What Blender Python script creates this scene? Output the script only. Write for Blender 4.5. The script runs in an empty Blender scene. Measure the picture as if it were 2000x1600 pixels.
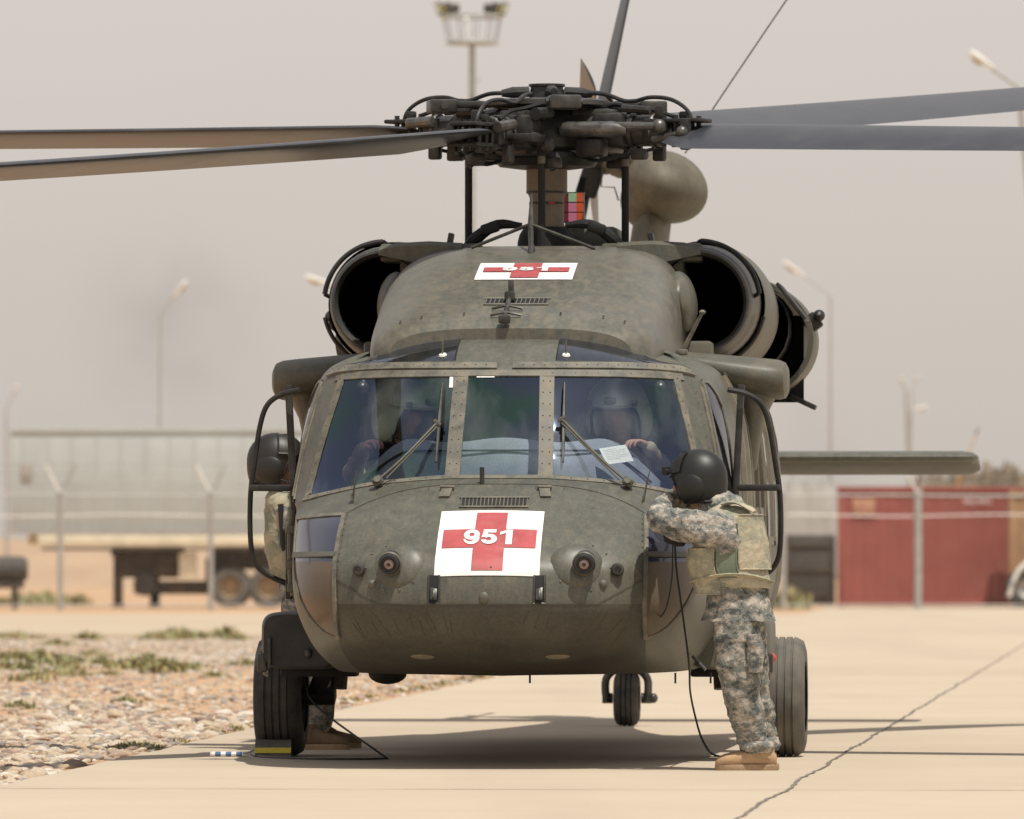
import bpy, bmesh, math, random
import numpy as np
from mathutils import Vector, Matrix, Euler
from mathutils.bvhtree import BVHTree
random.seed(7); rng = np.random.default_rng(7)
C = bpy.context.scene.collection
SC = bpy.context.scene
R = math.radians

# ------------------------------------------------------------------ camera
F = 17725.0                      # focal length in pixels of the 2000 px wide photograph
CAMH = 1.032
PITCH = math.atan(298.0 / F)
CAM = Vector((0, 0, CAMH))
cd = bpy.data.cameras.new('camera'); cam = bpy.data.objects.new('camera', cd); C.objects.link(cam)
cd.sensor_width = 36; cd.lens = F / 2000 * 36
cam.location = CAM; cam.rotation_euler = (R(90) + PITCH, 0, 0)
cd.clip_start = 0.5; cd.clip_end = 9000
cd.dof.use_dof = True; cd.dof.focus_distance = 46.2; cd.dof.aperture_fstop = 6.2
SC.camera = cam

# ------------------------------------------------------------------ light and sky
SUN = Vector((0.20, -0.29, 0.93)).normalized()
sun_el = math.asin(SUN.z); sun_az = math.atan2(SUN.x, SUN.y)
w = bpy.data.worlds.new('World'); SC.world = w; w.use_nodes = True
wn = w.node_tree.nodes; wl = w.node_tree.links; wn.clear()
out = wn.new('ShaderNodeOutputWorld'); mx = wn.new('ShaderNodeMixShader'); mx.inputs[0].default_value = 0.86
b1 = wn.new('ShaderNodeBackground'); b2 = wn.new('ShaderNodeBackground')
sky = wn.new('ShaderNodeTexSky'); sky.sky_type = 'NISHITA'; sky.sun_disc = False
sky.sun_elevation = sun_el; sky.sun_rotation = sun_az; sky.dust_density = 8; sky.air_density = 1.0
wl.new(sky.outputs[0], b1.inputs[0]); b1.inputs[1].default_value = 0.08
tc = wn.new('ShaderNodeTexCoord'); sp = wn.new('ShaderNodeSeparateXYZ'); wl.new(tc.outputs['Generated'], sp.inputs[0])
nz = wn.new('ShaderNodeTexNoise'); nz.inputs['Scale'].default_value = 14; nz.inputs['Detail'].default_value = 4
mp = wn.new('ShaderNodeMapping'); mp.inputs['Scale'].default_value = (1, 1, 2.2)
wl.new(tc.outputs['Generated'], mp.inputs[0]); wl.new(mp.outputs[0], nz.inputs[0])
ma = wn.new('ShaderNodeMath'); ma.operation = 'MULTIPLY_ADD'; ma.inputs[1].default_value = 0.022; 
sb = wn.new('ShaderNodeMath'); sb.operation = 'SUBTRACT'; sb.inputs[1].default_value = 0.5
wl.new(nz.outputs[0], sb.inputs[0]); wl.new(sb.outputs[0], ma.inputs[0]); wl.new(sp.outputs[2], ma.inputs[2])
cr = wn.new('ShaderNodeValToRGB'); wl.new(ma.outputs[0], cr.inputs[0])
e = cr.color_ramp.elements
e[0].position = 0.0; e[0].color = (0.65, 0.585, 0.525, 1)
e[1].position = 1.0; e[1].color = (0.44, 0.46, 0.52, 1)
for p_, c_ in ((0.016, (0.685, 0.622, 0.56, 1)), (0.04, (0.735, 0.672, 0.61, 1)), (0.065, (0.77, 0.705, 0.66, 1)), (0.3, (0.72, 0.68, 0.67, 1))):
    k = e.new(p_); k.color = c_
wl.new(cr.outputs[0], b2.inputs[0]); b2.inputs[1].default_value = 1.0
wl.new(b1.outputs[0], mx.inputs[1]); wl.new(b2.outputs[0], mx.inputs[2]); wl.new(mx.outputs[0], out.inputs[0])
sl = bpy.data.lights.new('sun', 'SUN'); so = bpy.data.objects.new('sun', sl); C.objects.link(so)
sl.energy = 4.3; sl.angle = R(0.6); sl.color = (1.0, 0.95, 0.86)
so.rotation_euler = (-SUN).to_track_quat('-Z', 'Y').to_euler()
SC.view_settings.view_transform = 'Standard'; SC.view_settings.look = 'None'
SC.view_settings.exposure = 0.0; SC.view_settings.gamma = 1.0
SC.view_settings.use_curve_mapping = False
SC.render.engine = 'CYCLES'
SC.cycles.use_denoising = True
SC.cycles.max_bounces = 8; SC.cycles.transparent_max_bounces = 16
SC.cycles.sample_clamp_indirect = 6

# ------------------------------------------------------------------ coordinates
YAW = R(4.0); SY, CY = math.sin(YAW), math.cos(YAW)
NOSE = Vector((-0.127, 45.0, 0))
def ray(px, py):
    x = (px - 1000) / F; y = (800 - py) / F
    s, c = math.sin(PITCH), math.cos(PITCH)
    return Vector((x, c - y * s, s + y * c))
def W(px, py, d):                       # world point on the plane at distance d
    r = ray(px, py); return CAM + r * (d / r.y)
def G(px, py, z=0.0):                   # world point on the ground
    r = ray(px, py); return CAM + r * ((z - CAMH) / r.z)
AX = Vector((SY, CY, 0)); RX = Vector((CY, -SY, 0))
def toloc(p):
    q = p - NOSE; return Vector((q.dot(RX), q.dot(AX), q.z))
def toworld(p):
    return NOSE + RX * p[0] + AX * p[1] + Vector((0, 0, p[2]))
def L(px, py, s):                       # helicopter coordinates: x right, y aft, z up; on the station plane s
    r = ray(px, py); t = (NOSE + AX * s - CAM).dot(AX) / r.dot(AX)
    return toloc(CAM + r * t)

# ------------------------------------------------------------------ materials
def newmat(name):
    m = bpy.data.materials.new(name); m.use_nodes = True
    return m, m.node_tree.nodes, m.node_tree.links, m.node_tree.nodes['Principled BSDF']
def ramp(n, stops, interp='LINEAR'):
    r = n.new('ShaderNodeValToRGB'); r.color_ramp.interpolation = interp
    el = r.color_ramp.elements
    el[0].position, el[0].color = stops[0][0], stops[0][1]
    el[1].position, el[1].color = stops[-1][0], stops[-1][1]
    for p, c in stops[1:-1]:
        k = el.new(p); k.color = c
    return r
def g4(v): return (v, v, v, 1)
def c4(c): return (c[0], c[1], c[2], 1)
def mat(name, col, rough=0.6, metal=0.0, var=0.25, scale=5.0, dust=None, dlo=0.5, dhi=0.75, dscale=3.0, dstretch=(1, 1, 1),
        dmax=0.8, bump=0.0, bscale=60.0, spec=0.4, fine=0.12, coord='Object', grime=None, gscale=3.0, gst=(1, 1, .25), glo=.52, ghi=.72, gmax=.6):
    m, n, l, b = newmat(name)
    tc = n.new('ShaderNodeTexCoord'); v = tc.outputs[coord]
    n1 = n.new('ShaderNodeTexNoise'); n1.inputs['Scale'].default_value = scale; n1.inputs['Detail'].default_value = 6; n1.inputs['Roughness'].default_value = 0.6
    l.new(v, n1.inputs[0])
    lo = [c * (1 - var) for c in col]; hi = [min(1, c * (1 + var)) for c in col]
    r1 = ramp(n, [(0.3, c4(lo)), (0.7, c4(hi))]); l.new(n1.outputs[0], r1.inputs[0]); cur = r1.outputs[0]
    if fine:
        n2 = n.new('ShaderNodeTexNoise'); n2.inputs['Scale'].default_value = scale * 22; n2.inputs['Detail'].default_value = 3
        l.new(v, n2.inputs[0]); r2 = ramp(n, [(0.3, g4(1 - fine)), (0.7, g4(1 + fine))]); l.new(n2.outputs[0], r2.inputs[0])
        mm = n.new('ShaderNodeMix'); mm.data_type = 'RGBA'; mm.blend_type = 'MULTIPLY'; mm.inputs[0].default_value = 1
        l.new(cur, mm.inputs[6]); l.new(r2.outputs[0], mm.inputs[7]); cur = mm.outputs[2]
    if grime:
        mq = n.new('ShaderNodeMapping'); mq.inputs['Scale'].default_value = gst; l.new(v, mq.inputs[0])
        n7 = n.new('ShaderNodeTexNoise'); n7.inputs['Scale'].default_value = gscale; n7.inputs['Detail'].default_value = 9; n7.inputs['Roughness'].default_value = 0.7
        l.new(mq.outputs[0], n7.inputs[0]); r7 = ramp(n, [(glo, g4(0)), (ghi, g4(gmax))]); l.new(n7.outputs[0], r7.inputs[0])
        mm = n.new('ShaderNodeMix'); mm.data_type = 'RGBA'; l.new(r7.outputs[0], mm.inputs[0]); l.new(cur, mm.inputs[6]); mm.inputs[7].default_value = c4(grime); cur = mm.outputs[2]
    if dust:
        mpg = n.new('ShaderNodeMapping'); mpg.inputs['Scale'].default_value = dstretch; l.new(v, mpg.inputs[0])
        n3 = n.new('ShaderNodeTexNoise'); n3.inputs['Scale'].default_value = dscale; n3.inputs['Detail'].default_value = 8; n3.inputs['Roughness'].default_value = 0.65
        l.new(mpg.outputs[0], n3.inputs[0]); r3 = ramp(n, [(dlo, g4(0)), (dhi, g4(dmax))]); l.new(n3.outputs[0], r3.inputs[0])
        mm = n.new('ShaderNodeMix'); mm.data_type = 'RGBA'; l.new(r3.outputs[0], mm.inputs[0]); l.new(cur, mm.inputs[6]); mm.inputs[7].default_value = c4(dust); cur = mm.outputs[2]
        rr = ramp(n, [(0.0, g4(rough)), (1.0, g4(min(1, rough + 0.25)))]); l.new(r3.outputs[0], rr.inputs[0]); l.new(rr.outputs[0], b.inputs['Roughness'])
    else:
        b.inputs['Roughness'].default_value = rough
    l.new(cur, b.inputs['Base Color']); b.inputs['Metallic'].default_value = metal
    b.inputs['Specular IOR Level'].default_value = spec
    if bump:
        n4 = n.new('ShaderNodeTexNoise'); n4.inputs['Scale'].default_value = bscale; n4.inputs['Detail'].default_value = 4; l.new(v, n4.inputs[0])
        bp = n.new('ShaderNodeBump'); bp.inputs['Strength'].default_value = bump; bp.inputs['Distance'].default_value = 0.01
        l.new(n4.outputs[0], bp.inputs['Height']); l.new(bp.outputs[0], b.inputs['Normal'])
    return m

DUST = (0.235, 0.195, 0.135)
M = {}
M['olive'] = mat('olive_paint', (0.090, 0.091, 0.072), 0.42, var=0.15, scale=3.5, dust=DUST, dlo=0.45, dhi=0.78, dscale=15, dstretch=(1.5, 1, .6), dmax=0.34, grime=(.035, .032, .025), gscale=11, gst=(1.6, 1, .3), gmax=.4, bump=0.08, bscale=14, fine=0.16)
M['fairing'] = mat('fairing_paint', (0.104, 0.103, 0.082), 0.34, var=0.12, scale=2.2, dust=(.28, .23, .155), dlo=0.42, dhi=0.78, dscale=13, dstretch=(1.4, .6, 1), dmax=0.42, grime=(.036, .034, .030), gscale=9, gst=(1.5, .3, 1), gmax=.4, bump=0.07, bscale=18, fine=0.16, spec=.5)
M['olive2'] = mat('olive_paint_dusty', (0.092, 0.092, 0.072), 0.48, var=0.14, scale=5, dust=DUST, dlo=0.44, dhi=0.8, dscale=8, dmax=0.45, bump=0.08, bscale=20, fine=0.18)
M['belly'] = mat('underside_shade_paint', (0.060, 0.057, 0.043), 0.55, var=0.3, scale=3, dust=(0.10, 0.08, 0.05), dlo=0.5, dhi=0.85, dscale=3, dstretch=(2.5, 1, 1), dmax=0.5, bump=0.08, bscale=14, fine=0.16)  # darker than the olive: underside shade is put into this colour
M['bulb'] = mat('gearbox_paint', (0.105, 0.093, 0.068), 0.6, var=0.2, scale=4, dust=DUST, dlo=0.46, dhi=0.75, dscale=6, dmax=0.5, bump=.1, bscale=25, grime=(.045, .04, .03), gscale=5, gst=(2.5, 1, .3))
M['ring'] = mat('intake_ring_grey', (0.058, 0.058, 0.055), 0.42, var=0.15, scale=5, dust=DUST, dlo=0.5, dhi=0.8, dscale=6, dmax=0.4)
M['trim'] = mat('worn_trim', (0.112, 0.110, 0.090), 0.55, var=0.35, scale=9, dust=(0.25, 0.215, 0.16), dlo=0.42, dhi=0.7, dscale=12, dmax=0.7, fine=0.15)
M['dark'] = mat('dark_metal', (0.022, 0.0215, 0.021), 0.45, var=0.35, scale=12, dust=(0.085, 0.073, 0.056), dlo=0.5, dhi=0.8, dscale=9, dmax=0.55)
M['hub'] = mat('rotor_steel', (0.055, 0.053, 0.048), 0.36, 0.25, var=0.55, scale=12, dust=(0.14, 0.13, 0.115), dlo=0.5, dhi=0.8, dscale=9, dmax=0.5)
M['steel'] = mat('bare_steel', (0.16, 0.155, 0.145), 0.34, 0.7, var=0.5, scale=14, dust=(0.10, 0.09, 0.075), dlo=0.42, dhi=0.7, dscale=9, dmax=0.7)
M['black'] = mat('matt_black', (0.012, 0.012, 0.012), 0.7, var=0.2)
M['blackin'] = mat('intake_black', (0.003, 0.003, 0.003), 0.95, var=0.1, spec=0.05)
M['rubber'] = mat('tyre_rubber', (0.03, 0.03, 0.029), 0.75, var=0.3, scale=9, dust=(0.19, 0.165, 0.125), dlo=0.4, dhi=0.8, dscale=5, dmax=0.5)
M['rubberpale'] = mat('tyre_rubber_pale_dusty', (0.095, 0.09, 0.08), 0.8, var=0.25, scale=9, dust=(0.22, 0.19, 0.145), dlo=0.38, dhi=0.75, dscale=5, dmax=0.7)
M['blade'] = mat('rotor_blade_paint', (0.030, 0.033, 0.040), 0.34, var=0.25, scale=3, dust=(0.12, 0.11, 0.095), dlo=0.5, dhi=0.85, dscale=3, dmax=0.4, spec=0.6)
M['mastbrown'] = mat('mast_brown', (0.17, 0.135, 0.095), 0.55, var=0.25, scale=8, dust=DUST, dlo=0.45, dhi=0.75, dscale=8, dmax=0.5)
M['white'] = mat('white_paint', (0.80, 0.79, 0.76), 0.5, var=0.03, scale=10, dust=(0.60, 0.53, 0.42), dlo=0.50, dhi=0.78, dscale=12, dmax=0.42, fine=0.02)
M['red'] = mat('red_marking', (0.40, 0.075, 0.08), 0.45, var=0.14, scale=9, dust=(0.45, 0.25, 0.22), dlo=0.5, dhi=0.8, dscale=14, dmax=0.35, fine=0.06)
M['rivet'] = mat('rivet_dark', (0.066, 0.058, 0.046), 0.6)
M['interior'] = mat('cockpit_interior', (0.030, 0.032, 0.036), 0.8, var=0.3)
M['shield'] = mat('glare_shield_cloth', (0.23, 0.26, 0.31), 0.85, var=0.25, scale=5, dust=(0.33, 0.33, 0.32), dlo=0.45, dhi=0.8, dscale=4, dmax=0.5, spec=0.1)
M['paper'] = mat('paper', (0.8, 0.8, 0.78), 0.8, var=0.03)
M['lens'] = mat('pink_lens', (0.22, 0.14, 0.12), 0.12, var=0.2, scale=30, spec=0.8)
M['skin'] = mat('skin', (0.46, 0.25, 0.18), 0.55, var=0.12, scale=20)
M['helmet'] = mat('helmet_dark', (0.010, 0.0105, 0.0098), 0.47, var=0.15, scale=8, fine=0.08, spec=0.5)
M['helmetg'] = mat('helmet_green', (0.46, 0.50, 0.38), 0.4, var=0.12, scale=8, fine=0.08)
M['tan'] = mat('tan_suede', (0.40, 0.26, 0.15), 0.85, var=0.2, scale=12, dust=(0.5, 0.36, 0.22), dlo=0.45, dhi=0.75, dscale=9, dmax=0.6, bump=0.15, bscale=40)
M['tanshade'] = mat('shaded_suede', (0.20, 0.135, 0.085), 0.9, var=0.25, scale=12)  # darker copy of the tan: shade painted into the boots
M['sole'] = mat('boot_sole', (0.33, 0.23, 0.14), 0.9, var=0.2)
M['glove'] = mat('flight_glove', (0.16, 0.14, 0.10), 0.8, var=0.2)
M['flightsuit'] = mat('flight_suit', (0.30, 0.26, 0.19), 0.85, var=0.25, scale=14, bump=0.2, bscale=20)
M['yellow'] = mat('yellow_band', (0.62, 0.50, 0.06), 0.6, var=0.1)
M['blue'] = mat('blue_rope', (0.10, 0.16, 0.32), 0.8, var=0.2)
M['orange'] = mat('orange_paint', (0.62, 0.32, 0.06), 0.6, var=0.1)
M['redcap'] = mat('red_cap', (0.55, 0.05, 0.04), 0.5, var=0.1)
M['grey'] = mat('galvanised_grey', (0.40, 0.40, 0.38), 0.5, 0.2, var=0.12, scale=6)
M['lampwhite'] = mat('lamp_white', (0.78, 0.77, 0.72), 0.45, var=0.04, scale=5)
M['polegrey'] = mat('lamp_pole_grey', (0.38, 0.36, 0.33), 0.6, var=0.1)
M['trailer'] = mat('trailer_panel', (0.475, 0.515, 0.505), 0.55, var=0.08, scale=1.2, dust=(0.44, 0.42, 0.37), dlo=0.45, dhi=0.8, dscale=1.5, dstretch=(1.5, 1.5, 0.4), dmax=0.4, fine=0.03)
M['cream'] = mat('cream_beam', (0.74, 0.67, 0.50), 0.7, var=0.12, scale=3)
M['chassis'] = mat('chassis_brown', (0.06, 0.048, 0.038), 0.8, var=0.3, scale=4, dust=(0.2, 0.15, 0.1), dlo=0.45, dhi=0.75, dscale=3, dmax=0.5)
M['rimtan'] = mat('rim_tan', (0.42, 0.32, 0.2), 0.7, var=0.2, scale=6)
M['contred'] = mat('container_red', (0.30, 0.088, 0.072), 0.6, var=0.12, scale=1.5, dust=(0.38, 0.20, 0.13), dlo=0.5, dhi=0.85, dscale=0.9, dstretch=(1, 1, 0.5), dmax=0.5, fine=0.05)
M['contbrown'] = mat('container_brown', (0.32, 0.20, 0.11), 0.7, var=0.2, scale=2, dstretch=(8, 8, 1))
M['crate'] = mat('dark_crate', (0.075, 0.068, 0.062), 0.8, var=0.2, scale=2)
M['net'] = mat('camouflage_net', (0.22, 0.18, 0.135), 0.95, var=0.45, scale=2.5, fine=0.3)
M['greycloth'] = mat('grey_tarpaulin', (0.34, 0.32, 0.29), 0.9, var=0.15, scale=2)
M['weed'] = mat('weed_green', (0.28, 0.285, 0.145), 0.8, var=0.4, scale=4, spec=0.2)
M['weedy'] = mat('weed_straw', (0.42, 0.33, 0.17), 0.85, var=0.3, scale=4, spec=0.2)
M['louvre'] = mat('cabin_door_frame', (0.20, 0.175, 0.13), 0.6, var=0.2, scale=6)
M['glintwhite'] = mat('glint_paint', (0.72, 0.74, 0.66), 0.3, var=0.05)

def glossy_glass(name, col, rough=0.04, spec=0.7):
    m, n, l, b = newmat(name)
    b.inputs['Base Color'].default_value = c4(col); b.inputs['Roughness'].default_value = rough
    b.inputs['Specular IOR Level'].default_value = spec; b.inputs['Coat Weight'].default_value = 0.5 * spec
    tc = n.new('ShaderNodeTexCoord'); nn = n.new('ShaderNodeTexNoise'); nn.inputs['Scale'].default_value = 2.2; nn.inputs['Detail'].default_value = 5
    l.new(tc.outputs['Object'], nn.inputs[0]); r = ramp(n, [(0.35, g4(rough)), (0.75, g4(rough + 0.16))]); l.new(nn.outputs[0], r.inputs[0]); l.new(r.outputs[0], b.inputs['Roughness'])
    return m
M['roofglass'] = glossy_glass('roof_window_tint', (0.030, 0.036, 0.058))
M['chinglass'] = glossy_glass('chin_window_ground_tone', (0.135, 0.105, 0.074), 0.18, 0.12)  # tan ground seen in the pane is put into the base colour
M['chinupper'] = glossy_glass('chin_window_sky_tone', (0.028, 0.032, 0.055), 0.06, 0.45)  # dark blue sky reflection is put into the base colour
M['doorglass'] = glossy_glass('side_window_tint', (0.07, 0.072, 0.085), 0.08)

def windshield_mat():
    m, n, l, b = newmat('windshield_glass'); n.remove(b)
    o = n['Material Output']
    tc = n.new('ShaderNodeTexCoord')
    tr = n.new('ShaderNodeBsdfTransparent'); tr.inputs[0].default_value = (0.92, 0.96, 0.97, 1)
    gl = n.new('ShaderNodeBsdfGlossy'); gl.inputs['Roughness'].default_value = 0.03
    nz = n.new('ShaderNodeTexNoise'); nz.inputs['Scale'].default_value = 2.3; nz.inputs['Detail'].default_value = 2; l.new(tc.outputs['Object'], nz.inputs[0])
    rc = ramp(n, [(0.34, (0.34, 0.60, 0.50, 1)), (0.46, (0.40, 0.52, 0.68, 1)), (0.6, (0.42, 0.50, 0.76, 1))]); l.new(nz.outputs[0], rc.inputs[0]); l.new(rc.outputs[0], gl.inputs[0])
    # smeared dust film; hazy reflection is painted into its pale tone
    mp = n.new('ShaderNodeMapping'); mp.inputs['Scale'].default_value = (3.2, 1.5, 1.6); mp.inputs['Rotation'].default_value = (0, R(-24), 0); l.new(tc.outputs['Object'], mp.inputs[0])
    n2 = n.new('ShaderNodeTexNoise'); n2.inputs['Scale'].default_value = 1.1; n2.inputs['Detail'].default_value = 6; l.new(mp.outputs[0], n2.inputs[0])
    rd = ramp(n, [(0.48, g4(0.0)), (0.82, g4(0.17))]); l.new(n2.outputs[0], rd.inputs[0])
    df = n.new('ShaderNodeBsdfDiffuse'); df.inputs[0].default_value = (0.55, 0.6, 0.6, 1)
    fr = n.new('ShaderNodeFresnel'); fr.inputs[0].default_value = 1.5
    ad = n.new('ShaderNodeMath'); ad.operation = 'ADD'; ad.inputs[1].default_value = 0.11; l.new(fr.outputs[0], ad.inputs[0])
    m1 = n.new('ShaderNodeMixShader'); l.new(ad.outputs[0], m1.inputs[0]); l.new(tr.outputs[0], m1.inputs[1]); l.new(gl.outputs[0], m1.inputs[2])
    m2 = n.new('ShaderNodeMixShader'); l.new(rd.outputs[0], m2.inputs[0]); l.new(m1.outputs[0], m2.inputs[1]); l.new(df.outputs[0], m2.inputs[2])
    l.new(m2.outputs[0], o.inputs[0]); return m
M['glass'] = windshield_mat()
def tint_mat():
    m, n, l, b = newmat('roof_window_glass'); n.remove(b); o = n['Material Output']
    tr = n.new('ShaderNodeBsdfTransparent'); tr.inputs[0].default_value = (0.86, 0.89, 0.96, 1)
    gl = n.new('ShaderNodeBsdfGlossy'); gl.inputs['Roughness'].default_value = 0.09; gl.inputs[0].default_value = (.75, .82, 1, 1)
    fr = n.new('ShaderNodeFresnel'); fr.inputs[0].default_value = 1.5; ad = n.new('ShaderNodeMath'); ad.operation = 'ADD'; ad.inputs[1].default_value = 0.03; l.new(fr.outputs[0], ad.inputs[0])
    m1 = n.new('ShaderNodeMixShader'); l.new(ad.outputs[0], m1.inputs[0]); l.new(tr.outputs[0], m1.inputs[1]); l.new(gl.outputs[0], m1.inputs[2]); l.new(m1.outputs[0], o.inputs[0]); return m
M['roofglass'] = tint_mat()
def side_mat():
    m, n, l, b = newmat('door_window_glass'); n.remove(b); o = n['Material Output']
    tr = n.new('ShaderNodeBsdfTransparent'); tr.inputs[0].default_value = (0.80, 0.80, 0.84, 1)
    gl = n.new('ShaderNodeBsdfGlossy'); gl.inputs['Roughness'].default_value = 0.08; gl.inputs[0].default_value = (.8, .8, .85, 1)
    fr = n.new('ShaderNodeFresnel'); fr.inputs[0].default_value = 1.5; m1 = n.new('ShaderNodeMixShader'); l.new(fr.outputs[0], m1.inputs[0]); l.new(tr.outputs[0], m1.inputs[1]); l.new(gl.outputs[0], m1.inputs[2]); l.new(m1.outputs[0], o.inputs[0]); return m
M['sideglass'] = side_mat()
def clear_mat():
    m, n, l, b = newmat('clear_pane'); n.remove(b); o = n['Material Output']
    tr = n.new('ShaderNodeBsdfTransparent'); tr.inputs[0].default_value = (0.96, 0.97, 0.97, 1)
    gl = n.new('ShaderNodeBsdfGlossy'); gl.inputs['Roughness'].default_value = 0.03
    fr = n.new('ShaderNodeFresnel'); fr.inputs[0].default_value = 1.3
    m1 = n.new('ShaderNodeMixShader'); l.new(fr.outputs[0], m1.inputs[0]); l.new(tr.outputs[0], m1.inputs[1]); l.new(gl.outputs[0], m1.inputs[2]); l.new(m1.outputs[0], o.inputs[0]); return m
M['clear'] = clear_mat()

def camo_mat(name, cols, px=0.014, sc=9.0, rough=0.9):
    m, n, l, b = newmat(name)
    tc = n.new('ShaderNodeTexCoord')
    sn = n.new('ShaderNodeVectorMath'); sn.operation = 'SNAP'; sn.inputs[1].default_value = (px * 1.3, px * 1.3, px); l.new(tc.outputs['Object'], sn.inputs[0])
    mp = n.new('ShaderNodeMapping'); mp.inputs['Scale'].default_value = (0.8, 0.8, 1.3); l.new(sn.outputs[0], mp.inputs[0])
    nz = n.new('ShaderNodeTexNoise'); nz.inputs['Scale'].default_value = sc; nz.inputs['Detail'].default_value = 3; nz.inputs['Roughness'].default_value = 0.7; l.new(mp.outputs[0], nz.inputs[0])
    r = ramp(n, [(0.0, c4(cols[0])), (0.41, c4(cols[1])), (0.515, c4(cols[2])), (0.6, c4(cols[3]))], 'CONSTANT'); l.new(nz.outputs[0], r.inputs[0])
    l.new(r.outputs[0], b.inputs['Base Color']); b.inputs['Roughness'].default_value = rough; b.inputs['Specular IOR Level'].default_value = 0.15
    n4 = n.new('ShaderNodeTexNoise'); n4.inputs['Scale'].default_value = 16; n4.inputs['Detail'].default_value = 4; l.new(tc.outputs['Object'], n4.inputs[0])
    bp = n.new('ShaderNodeBump'); bp.inputs['Strength'].default_value = 0.6; bp.inputs['Distance'].default_value = 0.025; l.new(n4.outputs[0], bp.inputs['Height']); l.new(bp.outputs[0], b.inputs['Normal'])
    return m
M['camo'] = camo_mat('digital_camouflage', [(0.085, 0.09, 0.085), (0.175, 0.18, 0.165), (0.32, 0.29, 0.245), (0.44, 0.41, 0.36)], 0.0062, 19)
M['vest'] = camo_mat('vest_camouflage', [(0.22, 0.225, 0.18), (0.31, 0.295, 0.22), (0.40, 0.36, 0.26), (0.44, 0.395, 0.285)], 0.007, 10)

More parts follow.
